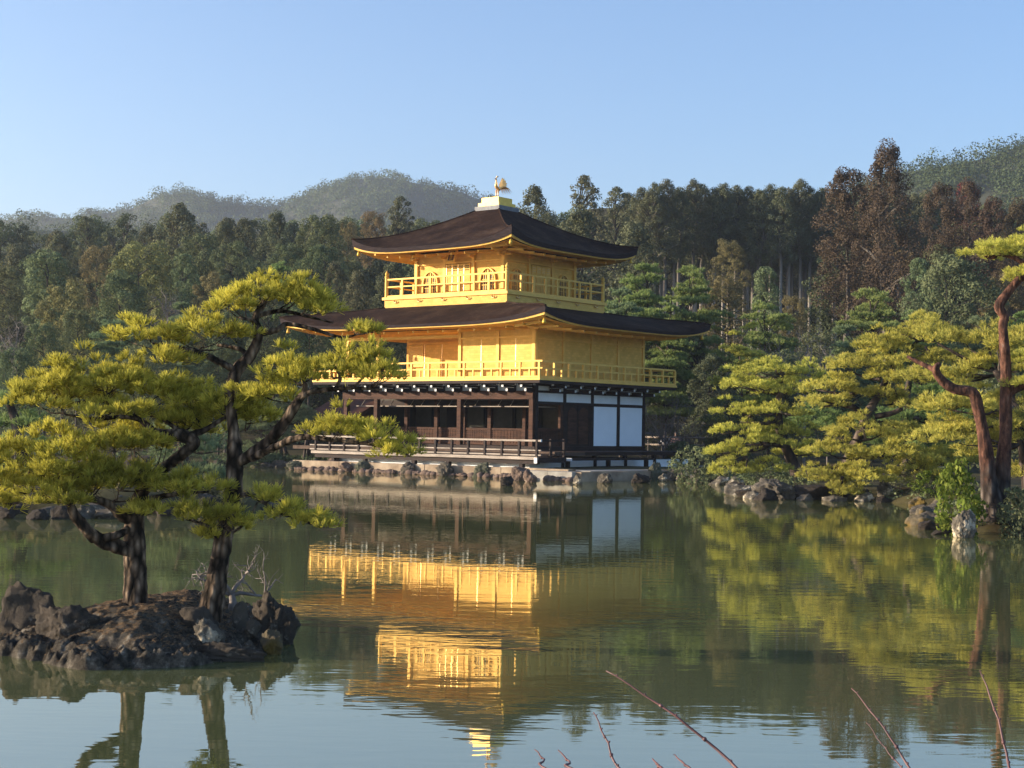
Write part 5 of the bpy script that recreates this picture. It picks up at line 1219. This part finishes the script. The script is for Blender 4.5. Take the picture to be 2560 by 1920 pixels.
def tree(k, cx, top, wpx, D, label, group=None, zb=None):
    """a tree whose crown top shows at (cx, top) in the photograph, wpx wide, D metres off; the crown keeps its proportions on a taller bole"""
    p = at2(cx, top, D); base = hz(p.x, p.y) if zb is None else zb; H = p.z - base; wid = wpx * K * D / FPX * 1.18
    if k in ('cypress', 'airy', 'brown'): wid = max(wid, H / ASPECT[k] * .62)
    hc = min(H, wid * ASPECT[k] * 1.05)
    if k == 'stand': hc = H * .44
    if k == 'brown': hc = min(hc, H * .70)
    i = _cnt.get(k, 0); _cnt[k] = i + 1; r = random.Random(i * 7 + len(k))
    o = thing(NAMES[k], label, NAMES[k].replace('_', ' '), (p.x, p.y, base), r.random() * 6.28, group)
    def put(n, me): c = link(n, me, o); c.scale = (wid, wid, hc); c.location = (0, 0, H - hc); return c
    if k == 'bare': put('branches', BARE[i % 2])
    else:
        cm, tm = KIND[k][i % len(KIND[k])]; put('trunk', tm); put('crown', cm)
    return o
GL, GR, GS, GP = 'trees of the wood left of the pavilion', 'trees of the wood right of the pavilion', 'tall cypresses of the bare trunked stand', 'garden pines behind the pavilion'
L5 = 1 / 2.0868 / K
def t5(k, x0, x1, y0, D, lab): tree(k, (x0 + x1) / 2 * L5, (y0 / 2.0868 + 380) / K, (x1 - x0) * L5, D, lab, GL)
for a in [
    ('pale', 20, 480, 495, 104, 'grey green feathery tree at the far left above the rust tinged round tree'),
    ('olive', 130, 540, 670, 92, 'rust tinged olive round tree at the far left'),
    ('broad', 490, 800, 625, 96, 'dark glossy round tree right of the rust tinged round tree'),
    ('olive', 560, 960, 470, 108, 'large olive topped round tree above the dark glossy one'),
    ('cypress', 760, 1130, 245, 138, 'broadest dark conifer on the left skyline'),
    ('airy', 530, 800, 300, 142, 'dark conifer left of the broadest one on the skyline'),
    ('airy', 345, 560, 322, 146, 'thin dark conifer third from the broadest on the left skyline'),
    ('cypress', 200, 420, 412, 140, 'low dark brown conifer at the left end of the skyline row'),
    ('cypress', -60, 250, 462, 128, 'dark conifer cut by the left edge of the picture'),
    ('cypress', 1090, 1250, 345, 134, 'dark conifer just right of the broadest one on the left skyline'),
    ('cypress', 1170, 1390, 330, 136, 'brownish conifer with a flat top on the left skyline'),
    ('cypress', 1330, 1560, 292, 130, 'tall pointed dark conifer midway along the left skyline'),
    ('broad', 1530, 1800, 335, 122, 'big round topped dark tree left of the upper roof'),
    ('olive', 1750, 1880, 365, 132, 'small olive tree between the round topped tree and the upper roof'),
    ('olive', 1860, 2040, 312, 150, 'olive crowned tree rising left of the upper roof'),
    ('airy', 1990, 2200, 212, 140, 'tall see through conifer directly above the left tip of the upper roof'),
    ('pine', 1340, 1640, 555, 104, 'grey green pine above the topmost pad of the island pine'),
    ('broad', 1560, 1800, 490, 108, 'dark tree behind the topmost island pine pad'),
    ('olive', 970, 1210, 630, 98, 'brown green round tree left of the topmost island pine pad'),
    ('pale', 860, 1080, 525, 106, 'pale green conifer in the middle of the left wood'),
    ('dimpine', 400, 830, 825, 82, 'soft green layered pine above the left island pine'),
    ('bare', -20, 170, 780, 80, 'leafless purple grey tree at the left edge'),
    ('broad', -40, 230, 1030, 72, 'dull dark bush low at the left edge'),
    ('cypress', 1760, 1990, 600, 96, 'dark conifer behind the left end of the upper balcony'),
    ('cypress', 1930, 2170, 560, 100, 'dark conifer behind the third storey'),
    ('bare', 800, 960, 620, 92, 'leafless tree with pale twigs in the left wood'),
    ('olive', 410, 640, 490, 116, 'brown olive tree between the feathery tree and the large olive one'),
    ('broad', 900, 1180, 430, 124, 'dark round tree below the broadest skyline conifer'),
    ('broad', 1110, 1340, 470, 118, 'dark round tree below the flat topped conifer'),
    ('broad', 1400, 1600, 480, 120, 'dark round tree below the tall pointed conifer'),
    ('cypress', 1640, 1860, 560, 102, 'shaded conifer below the big round topped tree'),
    ('broad', 200, 420, 560, 118, 'shaded tree behind the grey green feathery tree'),
    ('broad', -60, 140, 600, 110, 'shaded tree at the left edge under the cut off conifer'),
    ('broad', 300, 520, 830, 84, 'dark bushy tree left of the soft green layered pine'),
    ('broad', 100, 330, 900, 80, 'dark bushy tree under the rust tinged round tree'),
    ('dimpine', 830, 1080, 760, 88, 'dim pine behind the upper left pad of the island pine'),
    ('broad', 1050, 1330, 760, 88, 'dark bushy tree behind the upper trunk of the island pine'),
    ('cypress', 1280, 1530, 700, 94, 'dark conifer behind the left tip of the lower roof'),
    ('broad', 1480, 1760, 740, 90, 'dark tree just above the left end of the lower roof'),
    ('broad', 1250, 1500, 930, 82, 'dark bush behind the left end of the gold balcony'),
    ('broad', 620, 900, 1000, 78, 'dark bush hidden behind the island pine crowns'),
    ('broad', 1000, 1300, 1010, 79, 'dark bush seen through the island pine left of the balcony')]: t5(*a)
# right of the pavilion
for a in [
    ('airy', 1065, 415, 90, 140, 'narrow dark conifer just left of the phoenix', GR),
    ('cypress', 1155, 392, 130, 134, 'dark conifer just right of the phoenix', GR),
    ('airy', 1265, 368, 140, 130, 'tall open conifer behind the upper roof right slope', GR),
    ('airy', 1335, 395, 110, 138, 'conifer with a crooked side branch right of the tall open one', GR),
    ('airy', 1405, 405, 80, 150, 'short conifer at the left start of the bare trunked stand', GR),
    ('cypress', 1255, 440, 180, 122, 'dark conifer low behind the upper roof right slope', GR),
    ('cypress', 1370, 470, 150, 120, 'dark conifer above the right tip of the upper roof', GR),
    ('brown', 1830, 362, 165, 116, 'rust brown cedar, the lower left of the two big clumpy ones', GR),
    ('brown', 1918, 306, 150, 112, 'tallest rust brown cedar with a pale exposed trunk', GR),
    ('brown', 2035, 395, 120, 124, 'rust brown conical cedar just right of the tallest one', GR),
    ('brown', 2095, 388, 95, 132, 'dark brown cedar with a crimson tinge beside it', GR),
    ('redtree', 2085, 392, 70, 136, 'small dull crimson crown among the brown cedars', GR),
    ('brown', 2145, 425, 90, 122, 'slim brown cedar above the yellow pine top at the right edge', GR),
    ('brown', 2200, 430, 110, 118, 'brown cedar cut by the right edge', GR),
    ('broad', 2120, 450, 120, 150, 'dull green tree behind the brown cedars', GR),
    ('pine', 1390, 545, 140, 96, 'garden pine touching the right tip of the upper roof', GP),
    ('pine', 1500, 552, 150, 98, 'tall layered garden pine right of the upper roof tip', GP),
    ('dimpine', 1345, 600, 130, 92, 'shaded pine behind the right end of the upper balcony', GP),
    ('pine', 1440, 640, 150, 90, 'garden pine directly above the lower roof right slope', GP),
    ('olive', 1570, 600, 110, 100, 'brown olive bush tree right of the tall layered garden pine', GP),
    ('pale', 1655, 572, 110, 104, 'spiky pale green conifer in front of the bare trunked stand', GP),
    ('pine', 1665, 625, 170, 90, 'conical green garden pine above the layered yellow green pine', GP),
    ('brightpine', 1610, 690, 130, 80, 'yellowish pine just right of the lower roof tip', GP),
    ('olive', 1575, 520, 80, 118, 'small olive tree at the foot of the stand left part', GP),
    ('pine', 1890, 600, 190, 92, 'wide green pine with a reddish trunk below the tallest cedar', GP),
    ('broad', 2060, 560, 190, 96, 'big rounded dark green tree right of the wide green pine', GP),
    ('pale', 1985, 555, 110, 102, 'pale blue green conifer left of the big rounded tree', GP),
    ('olive', 2160, 590, 130, 98, 'olive leafed tree right of the big rounded tree', GP),
    ('olive', 1715, 640, 70, 102, 'thin olive bush at the foot of the stand', GP),
    ('bare', 1740, 668, 120, 78, 'leafless tree with a white trunk above the layered pine', GP),
    ('bare', 1790, 690, 90, 84, 'smaller leafless grey tree right of the white trunked one', GP),
    ('dimpine', 1830, 690, 150, 82, 'soft green pine behind the yellow pine left shoulder', GP),
    ('pine', 1985, 660, 130, 80, 'green pine behind the top of the yellow pine', GP),
    ('dimpine', 2110, 660, 150, 78, 'soft green pine left of the upper red trunk', GP),
    ('pine', 2200, 650, 120, 76, 'green pine behind the upper red trunk', GP),
    ('cypress', 1430, 720, 130, 92, 'dark conifer standing right of the second storey', GP),
    ('airy', 1500, 700, 120, 96, 'dark conifer with a straight visible trunk right of the lower roof', GP),
    ('cypress', 1540, 760, 120, 86, 'dark conifer behind the left edge of the layered pine', GP),
    ('cypress', 1400, 790, 110, 98, 'dark conifer hidden close behind the pavilion wall', GP),
    ('bare', 1440, 815, 130, 80, 'leafless brown tree with drooping twigs beside the white screens', GP),
    ('bare', 1495, 850, 110, 82, 'leafless brown tree nearer the layered pine', GP),
    ('broad', 1770, 720, 120, 88, 'dark round bush tree behind the leafless white trunked tree', GP),
    ('broad', 1700, 760, 130, 82, 'dark tree right behind the layered pine top', GP),
    ('broad', 1850, 780, 160, 74, 'dark tree behind the yellow pine', GP),
    ('broad', 2010, 780, 160, 72, 'dark tree behind the yellow pine right side', GP),
    ('broad', 2150, 800, 160, 66, 'dark tree behind the twin trunks', GP),
    ('broad', 1580, 860, 120, 78, 'dark tree behind the layered pine left side', GP)]: tree(*a)
rr = random.Random(3)
tops = [(1388, 402), (1415, 392), (1443, 382), (1470, 398), (1497, 385), (1520, 395), (1545, 400), (1568, 392), (1592, 402), (1618, 398), (1640, 404), (1664, 396), (1686, 404), (1708, 400), (1730, 386), (1752, 404), (1775, 400), (1800, 410), (1985, 470), (2010, 480), (1880, 440), (1850, 450)]
for i, (x, y) in enumerate(tops): tree('stand', x + rr.uniform(-4, 4), y + rr.uniform(-4, 4), 78, 150 + 6 * rr.random(), 'tall cypress with a long bare trunk in the dense stand right of the pavilion', GS)
for row, (D, y0) in enumerate(((162, 415), (172, 418), (184, 412))):
    for i in range(20): tree('stand', 1365 + i * 34 + rr.uniform(-9, 9), y0 + rr.uniform(-6, 14), 84, D + 4 * rr.random(), 'tall cypress with a long bare trunk in the dense stand right of the pavilion', GS)
# the deeper rows that close the woods
for D, xa, xb, step, ya, yb, ks in ((128, -60, 1130, 80, 560, 560, ('broad', 'olive', 'broad', 'cypress')), (108, -60, 1130, 90, 690, 690, ('broad', 'cypress', 'broad')), (160, -60, 1120, 62, 478, 462, ('cypress', 'broad', 'airy')), (176, -60, 1150, 70, 498, 470, ('broad', 'cypress')), (200, 1050, 2300, 66, 452, 470, ('cypress', 'broad')), (128, 1800, 2290, 80, 540, 540, ('broad', 'brown', 'olive'))):
    x = xa; i = 0
    while x < xb:
        y = ya + (yb - ya) * (x - xa) / (xb - xa) + rr.uniform(-12, 16)
        tree(ks[i % len(ks)], x + rr.uniform(-12, 12), y, step * 1.75, D + rr.uniform(-5, 5), dict(cypress='dark conifer in the close set rows of the wood behind the pavilion', airy='thin crowned dark conifer in the close set rows of the wood behind the pavilion', broad='dark round crowned evergreen in the close set rows of the wood behind the pavilion', olive='olive brown round crowned tree in the close set rows of the wood behind the pavilion', brown='dull brown cedar in the close set rows of the wood right of the tall cedars')[ks[i % len(ks)]], 'close set rows of the wood'); x += step; i += 1

# ------------------------------------------------------------------ small plants, fence, people, bench
def bush(label, cx, yb, w, h, D, leaf, seed, z=None, leafs=.05, n=36, per=70, cat='bush'):
    p = at2(cx, yb, D); zz = hz(p.x, p.y) - .05 if z is None else z
    o = thing('bush', label, cat, (p.x, p.y, zz)); V, F, C = gen_crown(seed, 'round', n, per, .17, leafs * .5, z0=.05, up=.5)
    H = at2(cx, yb - h, D).z - zz; wd = w * K * D / FPX; V = V * np.array([wd, wd, H])
    link('foliage', mesh_np('foliage', V, F, leaf), o)
    m = MB()
    for k in range(6): m.tube([(0, 0, -.05), (.12 * wd * math.cos(k), .12 * wd * math.sin(k), H * .3), (.3 * wd * math.cos(k), .3 * wd * math.sin(k), H * .6)], [.02, .015, .006], 5)
    m.build('stems', BARKDIM, o); return o
bush('bright green leafy bush leaning over the bank by the twin trunks', 2066, 1103, 112, 98, 31, LEAF_BRIGHT, 301, leafs=.075, n=40, per=60)
bush('small green shrub on the shore behind the mossy rock', 2010, 1078, 80, 60, 45, LEAF_BRIGHT, 302, leafs=.07, n=26, per=50)
bush('dark low bush over the white rough rock right of the terrace', 1500, 1010, 110, 45, 60, LEAF_DARK, 303, leafs=.06)
bush('dark shrub right of the twin trunks at the right edge', 2205, 1110, 110, 55, 31, LEAF_DARK, 304, leafs=.06)
bush('dark shrub filling the bank under the yellow pine', 1990, 1060, 160, 60, 48, LEAF_DARK, 305, leafs=.05)
bush('dark shrub at the foot of the layered pine', 1650, 1035, 130, 40, 55, LEAF_DARK, 306, leafs=.05)
bush('yellowish low shrub beside the bamboo fence', 1535, 975, 40, 26, 78, LEAF_OLIVE, 307, leafs=.08)
bush('dark green shrub at the water left of the prop legs', 530, 1018, 120, 50, 74, LEAF_DARK, 308, leafs=.06)
bush('dark shrub on the bank behind the left island trunk', 330, 1095, 150, 50, 37, LEAF_DARK, 309, leafs=.06)
bush('dull shrub on the bank behind the island at the left edge', 90, 1085, 170, 50, 38, LEAF_OLIVE, 310, leafs=.06)
bush('dark shrub behind the pavilion terrace end', 1470, 985, 70, 30, 76, LEAF_DARK, 311, leafs=.07)
def ground_cover(name, label, n, spots, leaf, seed):
    """low leaves hugging the banks, past counting"""
    rng = np.random.default_rng(seed); PV_ = []; PD = []; SZ = []
    for _ in range(n):
        (x0, y0), (x1, y1), wd = spots[rng.integers(len(spots))]; t = rng.random(); x = x0 + (x1 - x0) * t + rng.normal() * wd; y = y0 + (y1 - y0) * t + abs(rng.normal()) * wd
        z = hz(x, y)
        if z < .08: continue
        s_ = .10 + .22 * rng.random(); P, D = unit_clump(rng, 34, 1, .9); PV_.append(P * s_ + np.array([x, y, z - .02])); PD.append(D); SZ.append(np.full(34, s_ * .22))
    V, F = quads(np.concatenate(PV_), np.concatenate(PD), np.concatenate(SZ), rng, .6)
    tag(link(name, mesh_np(name, V, F, leaf)), label, 'ground cover', kind='stuff')
BANKS = [((9.0, 31), (9.6, 34), .7), ((9.6, 34), (11.6, 42), .8), ((11.6, 43), (10.6, 46.6), .7), ((10.4, 46.8), (7.8, 46.4), .9), ((8, 47), (8, 56), .8), ((8.4, 57), (8, 63), .9), ((9.5, 31), (14, 29), .8), ((9.8, 48), (9, 62), 1.2)]
ground_cover('ground_cover', 'low dark leafy ground cover along the right bank', 520, BANKS, LEAF_DARK, 21)
ground_cover('ground_cover', 'low olive plants and litter on the bank behind the island', 260, [((-15.5, 35.2), (-6, 35.4), .9), ((-14, 37), (-7, 37), 1.2)], LEAF_OLIVE, 22)
ground_cover('ground_cover', 'low dark plants on the far shore left of the pavilion', 260, [((-24, 77.6), (-11, 75), 1.0), ((-11, 75), (-7, 73), .8)], LEAF_DARK, 23)
fe = thing('bamboo_fence', 'low pale bamboo rail fence right of the pavilion', 'fence', at2(1470, 970, 82))
for y in (946, 962): MB().tube([at2(1395, y - 2, 84) - fe.location, at2(1545, y + 1, 81) - fe.location], .05, 7).build('rail', GREYWOOD, fe, True)
for x in (1400, 1430, 1460, 1490, 1520, 1543):
    p = at2(x, 944, 84 - (x - 1395) * .02) - fe.location; MB().tube([p, p - Vector((0, 0, 1.3))], .035, 6).build('post', GREYWOOD, fe, True)
bn = thing('stone_bench', 'dark stone bench block with a pale top on the right bank', 'bench', gp(*c8(600, 610), .5))
MB().box(-.55, .55, -.25, .25, .42, .52).build('seat', SLAB, bn)
for s in (-.4, .25): MB().box(s, s + .3, -.2, .2, -.2, .418).build('support', DARKWOOD, bn)

SKIN = basic('skin', (.42, .26, .19), (.52, .33, .25), (4, 4, 4), .6, 0, 0)
HAIR = basic('black_hair', (.012, .010, .009), (.02, .016, .014), (9, 9, 9), .5, 0, 0)
def cloth(n, c): return basic(n, tuple(x * .85 for x in c), c, (6, 6, 6), .9, 0, .1)
def skinned(name, pts, edges, radii, m, parent, sub=2):
    me = bpy.data.meshes.new(name); me.from_pydata(pts, edges, []); me.materials.append(m); o = link(name, me, parent)
    md = o.modifiers.new('skin', 'SKIN'); md.use_smooth_shade = True
    for v, r in zip(me.skin_vertices[0].data, radii): v.radius = (r[0], r[1]) if isinstance(r, tuple) else (r, r)
    me.skin_vertices[0].data[0].use_root = True
    s = o.modifiers.new('subd', 'SUBSURF'); s.levels = sub; s.render_levels = sub; return o
def person(label, p, rz, top, legs, h=1.65, bag=False):
    o = thing('person', label, 'person', p, rz); k = h / 1.7
    V = [(0, 0, .92), (0, .01, 1.12), (0, .0, 1.36), (0, -.01, 1.48), (0, -.03, 1.58), (0, -.03, 1.66), (.19, 0, 1.36), (.25, -.03, 1.10), (.20, -.20, .98), (-.19, 0, 1.36), (-.25, -.03, 1.1), (-.18, -.22, 1.02), (.10, 0, .86), (.11, -.01, .48), (.11, .02, .07), (.11, -.11, .035), (-.10, 0, .86), (-.11, -.01, .48), (-.11, .02, .07), (-.11, -.11, .035)]
    E_ = [(0, 1), (1, 2), (2, 3), (3, 4), (4, 5), (2, 6), (6, 7), (7, 8), (2, 9), (9, 10), (10, 11), (0, 12), (12, 13), (13, 14), (14, 15), (0, 16), (16, 17), (17, 18), (18, 19)]
    Rr = [(.13, .10), (.125, .10), (.14, .10), .055, (.075, .09), (.07, .085), .055, .042, .032, .055, .042, .032, .085, .06, .04, .03, .085, .06, .04, .03]
    V = [(x * k, y * k, z * k) for x, y, z in V]; skinned('body', V, E_, [tuple(a * k for a in r) if isinstance(r, tuple) else r * k for r in Rr], SKIN, o)
    C = [V[i] for i in (0, 1, 2, 6, 7, 9, 10)]; e = [(0, 1), (1, 2), (2, 3), (3, 4), (2, 5), (5, 6)]
    skinned('coat', C + [(V[8][0], V[8][1] * .9, V[8][2])] + [(V[11][0], V[11][1] * .9, V[11][2])] + [(0, 0, .74 * k)], e + [(4, 7), (6, 8), (0, 9)], [(.17 * k, .14 * k), (.155 * k, .13 * k), (.165 * k, .125 * k)] + [.075 * k, .06 * k] * 2 + [.05 * k, .05 * k, (.19 * k, .16 * k)], top, o)
    T = [V[i] for i in (0, 12, 13, 14, 16, 17, 18)]
    skinned('trousers', T, [(0, 1), (1, 2), (2, 3), (0, 4), (4, 5), (5, 6)], [(.14 * k, .11 * k), .1 * k, .075 * k, .06 * k, .1 * k, .075 * k, .06 * k], legs, o)
    m = MB(); m.lathe((0, .012, 1.56 * k), [(.086 * k, 0), (.102 * k, .06 * k), (.098 * k, .12 * k), (.06 * k, .165 * k), (.01, .18 * k)], 12); m.build('hair', HAIR, o, True)
    return o
pA = at2(1437, 948, 84); pB = at2(1460, 948, 84.5)
person('person in a white jacket standing behind the bamboo fence', (pA.x, pA.y, hz(pA.x, pA.y)), .4, cloth('white_jacket', (.72, .70, .68)), cloth('dark_trousers', (.03, .03, .04)))
person('person in a pinkish coat behind the bamboo fence, right of the white jacket', (pB.x, pB.y, hz(pB.x, pB.y)), -.3, cloth('pink_coat', (.5, .3, .27)), cloth('grey_trousers', (.08, .08, .09)), 1.58)

# red twigs of the shrub on the near bank
rt = thing('red_twig_shrub', 'thin leafless red twigs rising from the near bank at the bottom of the picture', 'shrub', (1.0, 5.1, .2))
for k, (a, b, D, r) in enumerate([((1310, 1448), (1600, 1670), 6.3, .0058), ((1283, 1538), (1352, 1672), 6.0, .0045), ((1155, 1618), (1195, 1668), 5.9, .004), ((1205, 1619), (1258, 1670), 5.8, .0045), ((1408, 1638), (1436, 1668), 5.8, .0048), ((1455, 1629), (1498, 1666), 5.9, .004), ((1840, 1486), (1972, 1672), 6.2, .0048), ((1872, 1560), (1960, 1672), 6.4, .003), ((2117, 1447), (2184, 1672), 6.1, .0052)]):
    p, q = at2(*a, D), at2(*b, D - .25); d = (q - p); root = Vector((.9 + .25 * (k % 4) if k < 6 else 1.55 + .1 * (k % 3), 5.0, .2))
    side = Vector((d.z, 0, -d.x)) * .035 * (1 if k % 2 else -1)
    pts, rad = smooth_path([root, root.lerp(q, .55) + Vector((0, 0, .12)), q, p.lerp(q, .5) + side, p], [r * 2, r * 1.6, r * 1.15, r * .85, r * .45], 5)
    pts = [x + Vector((.002 * math.sin(i * 2.1 + k), 0, .002 * math.cos(i * 1.7))) for i, x in enumerate(pts)]
    m = MB(); m.tube([x - rt.location for x in pts], rad, 6)
    for i in range(7, len(pts) - 2, 3): m.tube([pts[i] - rt.location - (pts[i + 1] - pts[i]).normalized() * .007, pts[i] - rt.location + (pts[i + 1] - pts[i]).normalized() * .007], [rad[i] * 1.5, rad[i] * 1.3], 6)
    for i in range(9, len(pts) - 1, 2) if k not in (2, 3, 4, 5) else ():
        b_ = Vector((1 if i % 4 else -1, .2, .9)).normalized(); m.tube([pts[i] - rt.location, pts[i] - rt.location + b_ * .006, pts[i] - rt.location + b_ * .010], [rad[i] * .9, rad[i] * 1.1, rad[i] * .2], 5)
    m.build('twig', TWIGRED, rt, True)

# ------------------------------------------------------------------ haze
def haze_b(t, out):
    v = N(t, 'VolumePrincipled'); v.inputs['Color'].default_value = (.86, .92, 1, 1); v.inputs['Density'].default_value = .0003; v.inputs['Anisotropy'].default_value = .45
    t.links.new(v.outputs[0], out.inputs['Volume'])
HAZE = mat('haze', haze_b)
tag(MB().box(-1600, 1600, -160, 2700, -3, 260).build('haze', HAZE), kind='stuff')
